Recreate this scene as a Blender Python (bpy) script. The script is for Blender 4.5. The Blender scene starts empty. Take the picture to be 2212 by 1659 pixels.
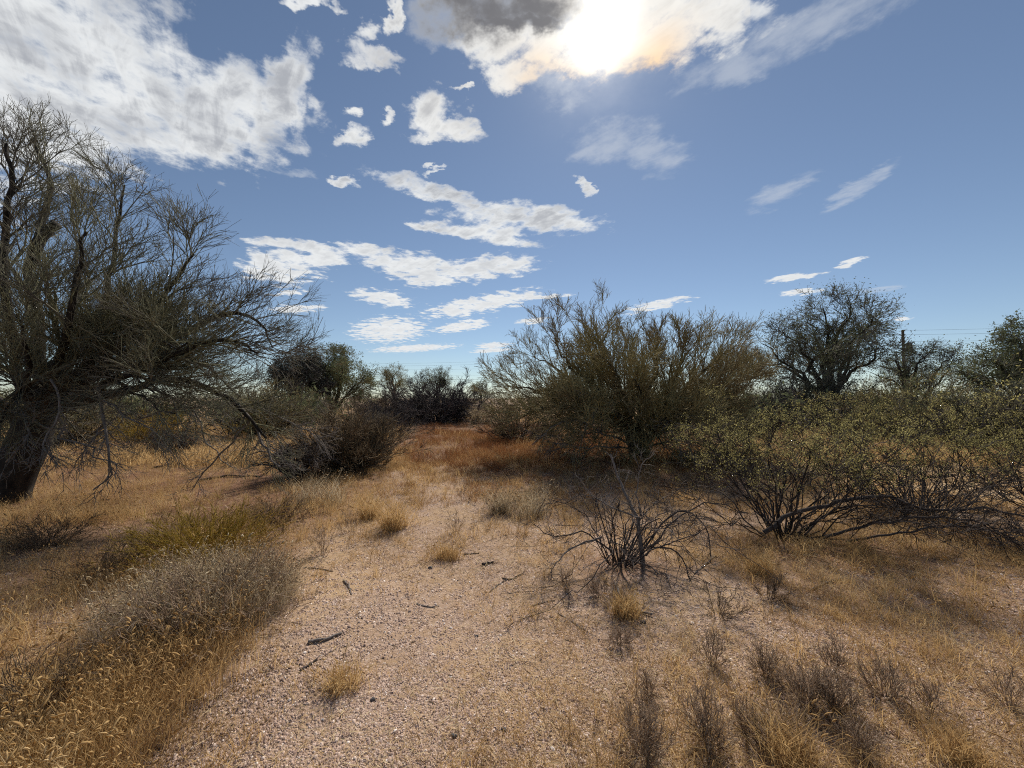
import bpy, math
import numpy as np
from mathutils import Vector

# ------------------------------------------------------------------ camera, sky, sun, exposure
scene = bpy.context.scene
COL = scene.collection
R = math.radians
CAM_H, PITCH, FPX = 1.5, R(2.1), 834.0        # FPX: focal length in pixels of a 2212 px wide picture
cam_d = bpy.data.cameras.new('camera')
cam_d.sensor_width = 36.0
cam_d.lens = 36.0 * FPX / 2212.0
cam_d.clip_start = 0.05
cam_d.clip_end = 5000
cam = bpy.data.objects.new('camera', cam_d)
cam.location = (0, 0, CAM_H)
cam.rotation_euler = (math.pi / 2 + PITCH, 0, 0)
COL.objects.link(cam)
scene.camera = cam

SUN_EL, SUN_AZ = R(44.0), R(13.0)             # azimuth measured from +Y towards +X
SKY_STRENGTH = 0.075
SUN_STRENGTH = 4.1
sd = bpy.data.lights.new('sun', 'SUN')
sd.energy = SUN_STRENGTH
sd.angle = R(5.0)
sd.color = (1.0, 0.93, 0.82)
sun = bpy.data.objects.new('sun', sd)
sun_dir = Vector((math.sin(SUN_AZ) * math.cos(SUN_EL), math.cos(SUN_AZ) * math.cos(SUN_EL), math.sin(SUN_EL)))
sun.rotation_euler = sun_dir.to_track_quat('Z', 'Y').to_euler()
sun.location = (10, 40, 40)
COL.objects.link(sun)

vs = scene.view_settings
vs.view_transform = 'Standard'
vs.look = 'None'
vs.gamma = 1.0
vs.use_curve_mapping = False
vs.exposure = 0.4
scene.cycles.use_adaptive_sampling = True
scene.cycles.adaptive_threshold = 0.02
scene.cycles.filter_width = 1.1
scene.cycles.use_denoising = False
scene.cycles.max_bounces = 4
scene.cycles.diffuse_bounces = 2
scene.cycles.glossy_bounces = 1
scene.cycles.transmission_bounces = 2


def pix_dir(u, v):
    """World direction through a point of the 2212 x 1659 view, scaled so that y = 1."""
    a = (u - 1106.0) / FPX
    b = (829.5 - v) / FPX
    y = math.cos(PITCH) - b * math.sin(PITCH)
    z = math.sin(PITCH) + b * math.cos(PITCH)
    return np.array([a / y, 1.0, z / y])


# ------------------------------------------------------------------ world: Nishita sky with a cloud layer
world = bpy.data.worlds.new('World')
scene.world = world
world.use_nodes = True
world.cycles.sampling_method = 'MANUAL'
world.cycles.sample_map_resolution = 512
wt = world.node_tree
wt.nodes.clear()


class NT:
    def __init__(self, tree):
        self.t = tree

    def n(self, typ, **kw):
        nd = self.t.nodes.new(typ)
        for k, v in kw.items():
            setattr(nd, k, v)
        return nd

    def put(self, sock, v):
        if isinstance(v, bpy.types.NodeSocket):
            self.t.links.new(v, sock)
        else:
            sock.default_value = v

    def m(self, op, a, b=None, c=None, clamp=False):
        nd = self.n('ShaderNodeMath', operation=op, use_clamp=clamp)
        for i, v in enumerate((a, b, c)):
            if v is not None:
                self.put(nd.inputs[i], v)
        return nd.outputs[0]

    def vm(self, op, a, b=None, c=None):
        nd = self.n('ShaderNodeVectorMath', operation=op)
        if op == 'SCALE':
            self.put(nd.inputs[0], a)
            self.put(nd.inputs[3], b)
        else:
            for i, v in enumerate((a, b, c)):
                if v is not None:
                    self.put(nd.inputs[i], v)
        return nd.outputs['Value'] if op in ('DOT_PRODUCT', 'LENGTH', 'DISTANCE') else nd.outputs[0]

    def comb(self, x, y, z):
        nd = self.n('ShaderNodeCombineXYZ')
        for i, v in enumerate((x, y, z)):
            self.put(nd.inputs[i], v)
        return nd.outputs[0]

    def sep(self, v):
        nd = self.n('ShaderNodeSeparateXYZ')
        self.put(nd.inputs[0], v)
        return nd.outputs

    def noise(self, vec, scale, detail=4.0, rough=0.55, lac=2.0, dist=0.0):
        nd = self.n('ShaderNodeTexNoise')
        self.put(nd.inputs['Vector'], vec)
        nd.inputs['Scale'].default_value = scale
        nd.inputs['Detail'].default_value = detail
        nd.inputs['Roughness'].default_value = rough
        nd.inputs['Lacunarity'].default_value = lac
        nd.inputs['Distortion'].default_value = dist
        return nd

    def step(self, v, lo, hi, a=0.0, b=1.0):
        nd = self.n('ShaderNodeMapRange', interpolation_type='SMOOTHSTEP')
        self.put(nd.inputs[0], v)
        for i, x in enumerate((lo, hi, a, b)):
            self.put(nd.inputs[1 + i], x)
        return nd.outputs[0]

    def mix(self, fac, a, b, blend='MIX'):
        nd = self.n('ShaderNodeMix', data_type='RGBA', blend_type=blend)
        self.put(nd.inputs[0], fac)
        for s, v in ((nd.inputs[6], a), (nd.inputs[7], b)):
            self.put(s, v if isinstance(v, bpy.types.NodeSocket) else (v[0], v[1], v[2], 1.0))
        return nd.outputs[2]

    def ramp(self, fac, stops):
        nd = self.n('ShaderNodeValToRGB')
        els = nd.color_ramp.elements
        while len(els) < len(stops):
            els.new(0.5)
        for e, (p, c) in zip(els, stops):
            e.position = p
            e.color = (c[0], c[1], c[2], 1.0)
        self.put(nd.inputs[0], fac)
        return nd.outputs[0]


W = NT(wt)
tc = W.n('ShaderNodeTexCoord')
D = tc.outputs['Generated']                       # world direction
sky = W.n('ShaderNodeTexSky', sky_type='NISHITA')
sky.sun_disc = False
sky.sun_elevation = SUN_EL
sky.sun_rotation = SUN_AZ
sky.air_density = 1.0
sky.dust_density = 0.12
sky.ozone_density = 1.6
sky.altitude = 700
dx, dy, dz = W.sep(D)
zc = W.m('MAXIMUM', dz, 0.035)
hx = W.m('DIVIDE', dx, zc)
hy = W.m('DIVIDE', dy, zc)
H0 = W.comb(hx, hy, 0.0)                          # position on the flat cloud layer


def noise2(vec, scale, detail, rough=0.6, dist=0.0):
    nd = W.noise(vec, scale, detail, rough, dist=dist)
    nd.noise_dimensions = '2D'
    return nd.outputs


n1 = noise2(H0, 2.6, 2.0)['Color']
n2 = noise2(H0, 11.0, 4.0, 0.62)['Color']
w1 = W.vm('SCALE', W.vm('SUBTRACT', n1, (0.5, 0.5, 0.5)), 0.16)
w2 = W.vm('SCALE', W.vm('SUBTRACT', n2, (0.5, 0.5, 0.5)), 0.13)
H1 = W.vm('ADD', W.vm('ADD', H0, w1), w2)
qx, qy, _ = W.sep(H1)
qys = W.m('MAXIMUM', qy, 0.05)
gz = W.m('DIVIDE', 1.0, qys)
gx = W.m('MULTIPLY', qx, gz)
G1 = W.comb(gx, 1.0, gz)


def blob_field(blobs):
    best = None
    for (u, v, ru, rv, ang) in blobs:
        c = pix_dir(u, v)
        su, sv = ru / FPX, rv / FPX
        ca, sa = math.cos(R(ang)), math.sin(R(ang))     # ang: counter-clockwise tilt as seen
        a = np.array([ca, 0, sa]) / su
        b = np.array([-sa, 0, ca]) / sv
        a[1] = -(a[0] * c[0] + a[2] * c[2])
        b[1] = -(b[0] * c[0] + b[2] * c[2])
        q1 = W.vm('DOT_PRODUCT', G1, tuple(a))
        q2 = W.vm('DOT_PRODUCT', G1, tuple(b))
        s = W.m('MULTIPLY_ADD', q2, q2, W.m('MULTIPLY', q1, q1))
        best = s if best is None else W.m('MINIMUM', best, s)
    return W.m('SUBTRACT', 1.0, best)


CUMULUS = [  # u, v, half width, half height, tilt : bright well-defined clouds
    (80, 55, 250, 165, -10), (50, 230, 280, 165, -12), (310, 210, 240, 125, -14), (480, 232, 170, 118, -12),
    (600, 190, 60, 110, 0), (440, 310, 130, 48, -10), (-200, 250, 300, 300, 0),
    (1010, 30, 110, 60, -20), (1170, 95, 150, 70, -10), (1310, 60, 160, 110, 0), (1460, 40, 150, 80, 15),
    (1110, 165, 45, 40, 0), (1300, 112, 160, 66, 5), (1200, 105, 110, 60, -5), (1420, 95, 120, 50, 15), (1070, 100, 80, 45, -20), (1235, 150, 60, 30, 0), (1540, 60, 60, 60, 30), (1400, 0, 260, 50, 0), (1130, 0, 200, 60, 0),
    (775, 60, 30, 36, 0), (785, 110, 58, 24, -10), (655, 5, 50, 18, 0), (832, 25, 20, 34, 0),
    (760, 300, 40, 20, 8), (765, 240, 22, 18, 0), (850, 250, 14, 22, 0), (945, 240, 45, 55, 10), (985, 280, 50, 26, -25), (915, 295, 40, 16, 0),
    (1010, 190, 22, 9, -15),
    (960, 420, 145, 17, -14), (1130, 468, 150, 27, -6), (1040, 505, 130, 17, -10), (1080, 500, 50, 25, 0), (920, 494, 40, 9, -8),
    (740, 392, 34, 7, -15), (930, 372, 26, 6, 18), (1262, 400, 24, 10, -25),
    (610, 575, 90, 42, 0), (640, 530, 110, 12, -6), (700, 555, 60, 22, 0), (800, 545, 70, 14, -10), (905, 575, 130, 28, -10), (1050, 578, 110, 26, 6), (930, 600, 75, 20, 0),
    (825, 642, 68, 18, -10), (840, 712, 80, 28, 2), (1045, 655, 130, 19, 10), (1150, 642, 80, 5, 4), (985, 672, 50, 14, 0), (1000, 704, 62, 12, 10), (1150, 693, 34, 8, 6),
    (895, 752, 92, 8, 3), (1066, 746, 38, 7, 4), (1060, 757, 42, 5, 4), (640, 667, 62, 9, 2), (625, 633, 40, 5, 5),
    (1420, 658, 78, 10, 12), (1715, 598, 62, 8, 10), (1832, 570, 38, 7, 18), (1735, 630, 48, 7, 4), (1950, 688, 22, 4, 4)]
WISPS = [(1760, 40, 190, 60, 22), (1330, 300, 90, 45, 15), (1400, 330, 80, 45, -10), (1690, 415, 85, 22, 25), (1860, 400, 95, 15, 35), (1590, 140, 130, 40, 20),
         (1180, 190, 60, 40, -30), (1900, 625, 50, 6, 8), (630, 372, 45, 9, -10)]
DARKS = [(1070, 22, 205, 92, 4), (1120, 60, 120, 40, 8)]
nf0 = W.m('SUBTRACT', noise2(H0, 8.0, 7.0, 0.6)['Fac'], 0.5)
nm0 = W.m('SUBTRACT', noise2(H0, 3.1, 4.0)['Fac'], 0.5)
rot = W.n('ShaderNodeVectorRotate', rotation_type='Z_AXIS')
W.put(rot.inputs['Vector'], H0)
rot.inputs['Angle'].default_value = R(50)
ns0 = W.m('SUBTRACT', noise2(W.vm('MULTIPLY', rot.outputs[0], (1.6, 6.5, 1.0)), 1.6, 6.0, 0.62, 0.4)['Fac'], 0.5)
high = W.step(dz, 0.22, 0.5)
front = W.step(dy, 0.05, 0.2)
KW = 1.0 / SKY_STRENGTH / 2 ** vs.exposure
hs = W.n('ShaderNodeHueSaturation')
hs.inputs['Saturation'].default_value = 0.86
hs.inputs['Value'].default_value = 0.80
W.put(hs.inputs['Color'], sky.outputs[0])
skyc = W.mix(1.0, hs.outputs[0], (0.93, 1.01, 1.07), 'MULTIPLY')
sdn = W.vm('DOT_PRODUCT', D, tuple(sun_dir))
ang = W.m('ARCCOSINE', W.m('MINIMUM', sdn, 0.99999))


def gauss(x, c, w):
    return W.m('EXPONENT', W.m('MULTIPLY', W.m('POWER', W.m('ABSOLUTE', W.m('DIVIDE', W.m('SUBTRACT', x, c), w)), 2.0), -1.0))


near = W.m('ADD', W.m('MULTIPLY', gauss(ang, 0.0, 0.045), 0.85), W.m('MULTIPLY', gauss(ang, 0.0, 0.10), 0.16))
ringl = W.m('MULTIPLY', gauss(ang, 0.115, 0.05), W.step(W.m('SUBTRACT', math.sin(SUN_EL), dz), -0.01, 0.07))
wide = W.m('EXPONENT', W.m('MULTIPLY', ang, -4.0))


def cloud_branch(cum, wisp, dark, nearsun):
    """Sky colour of one part of the sky from the clouds that stand in it."""
    if cum:
        F = W.m('MULTIPLY_ADD', nf0, W.m('MULTIPLY_ADD', high, -0.6, 4.0), blob_field(cum))
        F = W.m('MULTIPLY_ADD', ns0, W.m('MULTIPLY', high, 2.2), F)
        cu = W.step(F, W.m('MULTIPLY_ADD', high, -0.55, -0.25), W.m('MULTIPLY_ADD', high, 0.2, 0.7))
        cu = W.m('MULTIPLY', cu, front)
    else:      # broken clouds of the same kind beside and behind the viewer
        F = W.m('MULTIPLY', W.m('ADD', nm0, W.m('MULTIPLY', nf0, 0.5)), 6.0)
        cu = W.m('MULTIPLY', W.step(F, 0.5, 1.3), W.step(dy, 0.25, -0.05))
    tk = W.m('ADD', F, W.m('ADD', W.m('MULTIPLY', nm0, 4.0), W.m('MULTIPLY', ns0, 3.0)))
    thick = W.m('MULTIPLY', W.step(tk, -0.2, 2.4), W.m('MULTIPLY_ADD', high, 0.75, 0.25))
    ccol = W.mix(thick, (0.83 * KW, 0.85 * KW, 0.86 * KW), (0.42 * KW, 0.44 * KW, 0.48 * KW))
    if nearsun:
        ccol = W.mix(W.m('MULTIPLY', wide, 0.9), ccol, (1.0 * KW, 0.95 * KW, 0.86 * KW))
        ccol = W.mix(W.m('MULTIPLY', ringl, 0.92), ccol, (1.05 * KW, 0.70 * KW, 0.36 * KW))
    cov = cu
    if dark:
        dk = W.m('MULTIPLY', W.step(W.m('MULTIPLY_ADD', nf0, 1.6, blob_field(dark)), -0.3, 1.0), front)
        ccol = W.mix(W.m('MULTIPLY', dk, 0.95), ccol, (0.16 * KW, 0.16 * KW, 0.175 * KW))
        cov = W.m('MAXIMUM', cu, dk)
    col = W.mix(cov, skyc, ccol)
    if wisp:
        wi = W.step(W.m('MULTIPLY_ADD', ns0, 2.0, W.m('MULTIPLY_ADD', nf0, 3.2, blob_field(wisp))), -0.7, 1.6, 0.0, 0.5)
        col = W.mix(W.m('MULTIPLY', wi, front), col, (0.62 * KW, 0.66 * KW, 0.72 * KW))
    if nearsun:
        gl = W.m('MULTIPLY', near, W.m('MULTIPLY_ADD', nf0, 1.6, 1.0), clamp=True)
        if dark:
            gl = W.m('MULTIPLY', gl, W.m('SUBTRACT', 1.0, W.m('MULTIPLY', dk, 0.9)))
        col = W.mix(gl, col, (2.4 * KW, 2.3 * KW, 2.1 * KW))
    b = W.n('ShaderNodeBackground')
    b.inputs['Strength'].default_value = SKY_STRENGTH
    wt.links.new(col, b.inputs['Color'])
    return b.outputs[0]


def pick(blobs, u0, u1, v0, v1):
    out = []
    for q in blobs:
        m = 1.5 * max(q[2], q[3]) + 25
        mv = 1.5 * max(q[3], q[2] * abs(math.sin(R(q[4])))) + 18
        if q[0] + m > u0 and q[0] - m < u1 and q[1] + mv > v0 and q[1] - mv < v1:
            out.append(q)
    return out


# split the sky so that each direction looks only at the clouds near it
PX = W.m('MULTIPLY_ADD', W.m('DIVIDE', dx, W.m('MAXIMUM', dy, 0.01)), FPX, 1106.0)
PZ = W.m('SUBTRACT', 860.0, W.m('MULTIPLY', W.m('DIVIDE', dz, W.m('MAXIMUM', dy, 0.01)), FPX))


def zone(u0, u1, v0, v1, nearsun=False):
    return cloud_branch(pick(CUMULUS, u0, u1, v0, v1), pick(WISPS, u0, u1, v0, v1), pick(DARKS, u0, u1, v0, v1), nearsun)


def split(value, at, low, highb):
    mx = W.n('ShaderNodeMixShader')
    W.put(mx.inputs[0], W.m('GREATER_THAN', value, at))
    wt.links.new(low, mx.inputs[1])
    wt.links.new(highb, mx.inputs[2])
    return mx.outputs[0]


BIG = 9000
top = split(PX, 705, zone(-BIG, 705, -BIG, 465), split(PX, 1640, zone(705, 1640, -BIG, 340, True), zone(1640, BIG, -BIG, 340)))
mid_r = split(PX, 1330, zone(705, 1330, 340, 465), zone(1330, BIG, 340, 465))
upper = split(PZ, 340, top, split(PX, 705, zone(-BIG, 705, 300, 465), mid_r))
lower = split(PX, 1330, split(PZ, 615, zone(-BIG, 1330, 465, 615), zone(-BIG, 1330, 615, BIG)), zone(1330, BIG, 465, BIG))
infront = split(PZ, 465, upper, lower)
behind = cloud_branch([], [], [], False)
bg_plain = W.n('ShaderNodeBackground')
bg_plain.inputs['Strength'].default_value = SKY_STRENGTH
wt.links.new(skyc, bg_plain.inputs['Color'])
above = split(dy, 0.26, behind, infront)
wo = W.n('ShaderNodeOutputWorld')
wt.links.new(split(dz, 0.0, bg_plain.outputs[0], above), wo.inputs['Surface'])

# ------------------------------------------------------------------ helpers
rng = np.random.default_rng(7)


def hz(x, y):
    """Height of the ground."""
    x = np.asarray(x, float)
    y = np.asarray(y, float)
    h = 0.035 * np.sin(x * 0.9 + 0.6) * np.sin(y * 0.7 + 1.0) + 0.02 * np.sin(x * 2.3 + y * 1.7) + 0.012 * np.sin(3.7 * x - 2.9 * y + 1.0)
    far = np.clip((np.hypot(x, y) - 60.0) / 200.0, 0, 1)
    h = h + 0.10 * np.exp(-((x + 1.9) / 0.9) ** 2 - ((y - 2.3) / 1.0) ** 2)
    return h + far * 0.8 * (np.sin(x * 0.02) * np.sin(y * 0.017 + 1))


def P(u, v, depth):
    d = pix_dir(u, v)
    return np.array([d[0] * depth, depth, CAM_H + d[2] * depth])


def G(u, v):
    d = pix_dir(u, v)
    t = -CAM_H / d[2]
    for _ in range(4):
        t = (float(hz(d[0] * t, t)) - CAM_H) / d[2]
    return np.array([d[0] * t, t, float(hz(d[0] * t, t))])


def mesh_quads(name, V, Q, mat, parent=None, smooth=False, attr=None):
    V = np.ascontiguousarray(V, np.float32)
    Q = np.ascontiguousarray(Q, np.int32)
    me = bpy.data.meshes.new(name)
    me.vertices.add(len(V))
    me.vertices.foreach_set('co', V.ravel())
    tri = Q[:, 3] == Q[:, 2]                      # a repeated last corner marks a triangle
    if tri.any():
        keepm = np.ones(Q.shape, bool)
        keepm[tri, 3] = False
        idx = Q[keepm]
        starts = np.concatenate([[0], np.cumsum(np.where(tri, 3, 4))[:-1]]).astype(np.int32)
    else:
        idx = Q.ravel()
        starts = np.arange(0, Q.size, 4, dtype=np.int32)
    me.loops.add(len(idx))
    me.loops.foreach_set('vertex_index', np.ascontiguousarray(idx))
    me.polygons.add(len(Q))
    me.polygons.foreach_set('loop_start', starts)
    if smooth:
        me.polygons.foreach_set('use_smooth', np.ones(len(Q), bool))
    me.update(calc_edges=True)
    if attr is not None:
        for an, data in attr.items():
            a = me.attributes.new(an, 'FLOAT', 'POINT')
            a.data.foreach_set('value', np.ascontiguousarray(data, np.float32))
    me.materials.append(mat)
    ob = bpy.data.objects.new(name, me)
    COL.objects.link(ob)
    if parent is not None:
        ob.parent = parent
        ob.matrix_parent_inverse = parent.matrix_basis.inverted()
    return ob


class Geo:
    """Collects quads."""
    def __init__(self):
        self.V, self.Q, self.n = [], [], 0

    def add(self, V, Q):
        self.V.append(V.reshape(-1, 3))
        self.Q.append(Q.reshape(-1, 4) + self.n)
        self.n += len(self.V[-1])

    def build(self, name, mat, parent=None, smooth=False):
        return mesh_quads(name, np.concatenate(self.V), np.concatenate(self.Q), mat, parent, smooth)


def nrm(a):
    return a / np.maximum(np.linalg.norm(a, axis=-1, keepdims=True), 1e-9)


def tubes(geo, pts, rad, k=3, cap=False):
    """pts (N,n,3), rad (N,n): N tubes of k sides."""
    N, n, _ = pts.shape
    if N == 0:
        return
    T = nrm(np.gradient(pts, axis=1))
    mean = nrm(pts[:, -1] - pts[:, 0])
    rv = rng.normal(size=(N, 3))
    ref = nrm(np.cross(mean, rv))[:, None, :]
    B = nrm(np.cross(T, np.broadcast_to(ref, T.shape)))
    C = np.cross(B, T)
    a = np.arange(k) * 2 * math.pi / k
    ring = (B[:, :, None, :] * np.cos(a)[None, None, :, None] + C[:, :, None, :] * np.sin(a)[None, None, :, None])
    V = pts[:, :, None, :] + ring * rad[:, :, None, None]
    i = np.arange(N)[:, None, None] * (n * k)
    j = np.arange(n - 1)[None, :, None] * k
    s = np.arange(k)[None, None, :]
    s2 = (s + 1) % k
    Q = np.stack([i + j + s, i + j + s2, i + j + k + s2, i + j + k + s], axis=-1)
    geo.add(V, Q)


def rand_perp(t, g=None):
    r = (g or rng).normal(size=t.shape)
    r = r - t * np.sum(r * t, -1, keepdims=True)
    return nrm(r)


def sample_on(par, prad, t, idx):
    n = par.shape[1]
    f = t * (n - 1)
    i0 = np.clip(f.astype(int), 0, n - 2)
    w = (f - i0)[:, None]
    p0, p1 = par[idx, i0], par[idx, i0 + 1]
    return p0 * (1 - w) + p1 * w, nrm(p1 - p0), prad[idx, i0] * (1 - w[:, 0]) + prad[idx, i0 + 1] * w[:, 0]


def spawn(par, prad, count, length, angle, n=4, t0=0.25, t1=1.0, ratio=0.6, tip=0.0015, wob=0.25, up=0.0, grav=0.0, taper_len=0.4, rmin=0.0, minz=0.02, abs_len=True):
    """Grow `count` children on every parent tube."""
    N = par.shape[0]
    idx = np.repeat(np.arange(N), count)
    M = len(idx)
    t = rng.uniform(t0, t1, M)
    base, tan, br = sample_on(par, prad, t, idx)
    an = angle * rng.uniform(0.55, 1.3, M)[:, None]
    d = nrm(tan * np.cos(an) + rand_perp(tan) * np.sin(an) + np.array([0, 0, up]))
    L = length * rng.uniform(0.55, 1.25, M) * (1 - taper_len * t)
    if not abs_len:
        L = L * np.linalg.norm(par[idx, -1] - par[idx, 0], axis=1)
    step = (L / (n - 1))[:, None]
    pts = [base]
    for i in range(n - 1):
        pts.append(pts[-1] + d * step)
        d = nrm(d + rng.normal(size=d.shape) * wob + np.array([0, 0, grav]))
    pts = np.stack(pts, 1)
    lo = hz(pts[..., 0], pts[..., 1]) + minz
    pts[..., 2] = np.maximum(pts[..., 2], lo)
    r0 = np.maximum(br * ratio, rmin)
    r = r0[:, None] + (tip - r0)[:, None] * np.linspace(0, 1, n)[None]
    return pts, np.maximum(r, 0.0006)


def spline(ctrl, n):
    c = np.asarray(ctrl, float)
    if len(c) == 2:
        return c[0] + (c[1] - c[0]) * np.linspace(0, 1, n)[:, None]
    e = np.vstack([2 * c[0] - c[1], c, 2 * c[-1] - c[-2]])
    out = []
    for s in np.linspace(0, len(c) - 1, n):
        i = min(int(s), len(c) - 2)
        t = s - i
        p0, p1, p2, p3 = e[i], e[i + 1], e[i + 2], e[i + 3]
        out.append(0.5 * (2 * p1 + (p2 - p0) * t + (2 * p0 - 5 * p1 + 4 * p2 - p3) * t * t + (3 * p1 - p0 - 3 * p2 + p3) * t ** 3))
    return np.array(out)


def limb_line(ctrl, r0, r1, n=14, jit=0.03):
    p = spline(ctrl, n)
    L = np.linalg.norm(p[-1] - p[0])
    j = rng.normal(size=p.shape) * jit * L / n * 3
    j[0] = 0
    p = p + j
    r = r0 + (r1 - r0) * np.linspace(0, 1, n) ** 0.8
    return p, r


def leaves(geo, pts, size, per, spread, flat=0.0):
    """Small rhombic leaflets scattered round points (N,3)."""
    c = np.repeat(pts, per, 0)
    c = c + rng.normal(size=c.shape) * spread
    a = nrm(rng.normal(size=c.shape) + np.array([0, 0, flat * 0.0]))
    b = rand_perp(a)
    s = size * rng.uniform(0.5, 1.3, len(c))[:, None]
    V = np.stack([c - a * s, c - b * s * 0.45, c + a * s, c + b * s * 0.45], 1)
    Q = np.arange(len(c) * 4).reshape(-1, 4)
    geo.add(V, Q)


def tag(o, label=None, cat=None, group=None, kind=None):
    if label:
        o['label'] = label
    if cat:
        o['category'] = cat
    if group:
        o['group'] = group
    if kind:
        o['kind'] = kind
    return o


def empty(name, loc):
    o = bpy.data.objects.new(name, None)
    o.empty_display_size = 0.2
    o.location = tuple(float(c) for c in loc)
    COL.objects.link(o)
    bpy.context.view_layer.update()
    return o


# ------------------------------------------------------------------ materials
def new_mat(name):
    m = bpy.data.materials.new(name)
    m.use_nodes = True
    m.node_tree.nodes.clear()
    t = NT(m.node_tree)
    out = t.n('ShaderNodeOutputMaterial')
    return m, t, out


def island_mat(name, stops, rough=0.85, transl=0.0, spec=0.15, patch=None, patch_scale=1.0, inst=False):
    """Colour chosen per twig / blade / stone, with slow patches through the plant."""
    m, t, out = new_mat(name)
    g = t.n('ShaderNodeNewGeometry')
    f = g.outputs['Random Per Island']
    if inst:
        f = t.m('FRACT', t.m('ADD', f, t.n('ShaderNodeObjectInfo').outputs['Random']))
    if patch:
        nz = t.noise(g.outputs['Position'], patch_scale, 3.0).outputs['Fac']
        f = t.m('ADD', t.m('MULTIPLY', f, 1 - patch), t.m('MULTIPLY', t.step(nz, 0.35, 0.65), patch))
    c = t.ramp(f, stops)
    if transl > 0:
        d = t.n('ShaderNodeBsdfDiffuse')
        tr = t.n('ShaderNodeBsdfTranslucent')
        t.put(d.inputs['Color'], c)
        t.put(tr.inputs['Color'], c)
        mx = t.n('ShaderNodeMixShader')
        mx.inputs[0].default_value = transl
        m.node_tree.links.new(d.outputs[0], mx.inputs[1])
        m.node_tree.links.new(tr.outputs[0], mx.inputs[2])
        m.node_tree.links.new(mx.outputs[0], out.inputs['Surface'])
    else:
        b = t.n('ShaderNodeBsdfPrincipled')
        t.put(b.inputs['Base Color'], c)
        b.inputs['Roughness'].default_value = rough
        b.inputs['Specular IOR Level'].default_value = spec
        m.node_tree.links.new(b.outputs[0], out.inputs['Surface'])
    return m


def bark_mat(name, c1, c2, scale=14.0, bump=0.5):
    m, t, out = new_mat(name)
    g = t.n('ShaderNodeTexCoord')
    vec = t.vm('MULTIPLY', g.outputs['Object'], (1.0, 1.0, 0.35))
    nz = t.noise(vec, scale, 6.0, 0.65).outputs['Fac']
    c = t.ramp(nz, [(0.32, c1), (0.68, c2)])
    b = t.n('ShaderNodeBsdfPrincipled')
    t.put(b.inputs['Base Color'], c)
    b.inputs['Roughness'].default_value = 0.9
    b.inputs['Specular IOR Level'].default_value = 0.2
    bp = t.n('ShaderNodeBump')
    bp.inputs['Strength'].default_value = bump
    bp.inputs['Distance'].default_value = 0.02
    t.put(bp.inputs['Height'], nz)
    m.node_tree.links.new(bp.outputs[0], b.inputs['Normal'])
    m.node_tree.links.new(b.outputs[0], out.inputs['Surface'])
    return m


M = {}
M['bark'] = bark_mat('dark_bark', (0.014, 0.011, 0.010), (0.045, 0.038, 0.032))
M['palo_bark'] = bark_mat('palo_verde_bark', (0.035, 0.03, 0.022), (0.09, 0.08, 0.055))
M['dead_wood'] = bark_mat('dead_wood', (0.10, 0.085, 0.075), (0.24, 0.21, 0.19), 22)
M['dark_wood'] = bark_mat('dark_dead_wood', (0.025, 0.02, 0.02), (0.08, 0.066, 0.062), 22)
M['palo_twig'] = island_mat('palo_verde_twigs', [(0, (0.10, 0.088, 0.078)), (0.45, (0.14, 0.128, 0.10)), (0.7, (0.165, 0.16, 0.098)), (1, (0.215, 0.205, 0.125))], patch=0.55, patch_scale=0.8)
M['palo_twig2'] = island_mat('olive_twigs', [(0, (0.20, 0.14, 0.08)), (0.45, (0.26, 0.215, 0.105)), (1, (0.36, 0.31, 0.15))], patch=0.55, patch_scale=0.8)
M['mesquite_leaf'] = island_mat('mesquite_leaves', [(0, (0.085, 0.095, 0.055)), (0.5, (0.135, 0.15, 0.08)), (1, (0.20, 0.215, 0.115))], transl=0.35, patch=0.4, patch_scale=0.6)
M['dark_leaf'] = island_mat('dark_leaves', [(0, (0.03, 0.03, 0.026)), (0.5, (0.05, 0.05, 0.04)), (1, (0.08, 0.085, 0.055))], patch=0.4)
M['catclaw_leaf'] = island_mat('catclaw_leaves', [(0, (0.23, 0.20, 0.08)), (0.5, (0.33, 0.295, 0.115)), (1, (0.44, 0.385, 0.17))], transl=0.55, patch=0.5, patch_scale=1.8)
M['catclaw_stem'] = island_mat('catclaw_stems', [(0, (0.022, 0.018, 0.018)), (0.6, (0.045, 0.036, 0.034)), (1, (0.10, 0.08, 0.07))])
M['dead_twig'] = island_mat('dead_twigs', [(0, (0.045, 0.036, 0.034)), (0.7, (0.085, 0.07, 0.065)), (1, (0.24, 0.20, 0.18))])
M['purple_twig'] = island_mat('purple_grey_twigs', [(0, (0.04, 0.034, 0.035)), (0.6, (0.068, 0.056, 0.056)), (1, (0.12, 0.10, 0.095))])
M['brown_twig'] = island_mat('brown_twigs', [(0, (0.08, 0.055, 0.04)), (0.5, (0.13, 0.085, 0.055)), (1, (0.19, 0.14, 0.08))])
M['broom_twig'] = island_mat('broom_twigs', [(0, (0.115, 0.085, 0.06)), (0.5, (0.18, 0.135, 0.085)), (1, (0.26, 0.20, 0.12))])
M['grey_brush'] = island_mat('grey_brush', [(0, (0.27, 0.195, 0.14)), (0.55, (0.44, 0.335, 0.25)), (1, (0.64, 0.52, 0.40))], transl=.5)
M['yellow_green'] = island_mat('yellow_green_stems', [(0, (0.28, 0.19, 0.045)), (0.5, (0.42, 0.30, 0.07)), (1, (0.54, 0.40, 0.12))], transl=0.45)
M['gold_grass'] = island_mat('golden_grass', [(0, (0.28, 0.17, 0.08)), (0.2, (0.41, 0.265, 0.125)), (0.5, (0.54, 0.36, 0.165)), (0.8, (0.65, 0.455, 0.22)), (1, (0.76, 0.60, 0.37))], transl=0.45, patch=0.5, patch_scale=1.3, inst=True)
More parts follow.
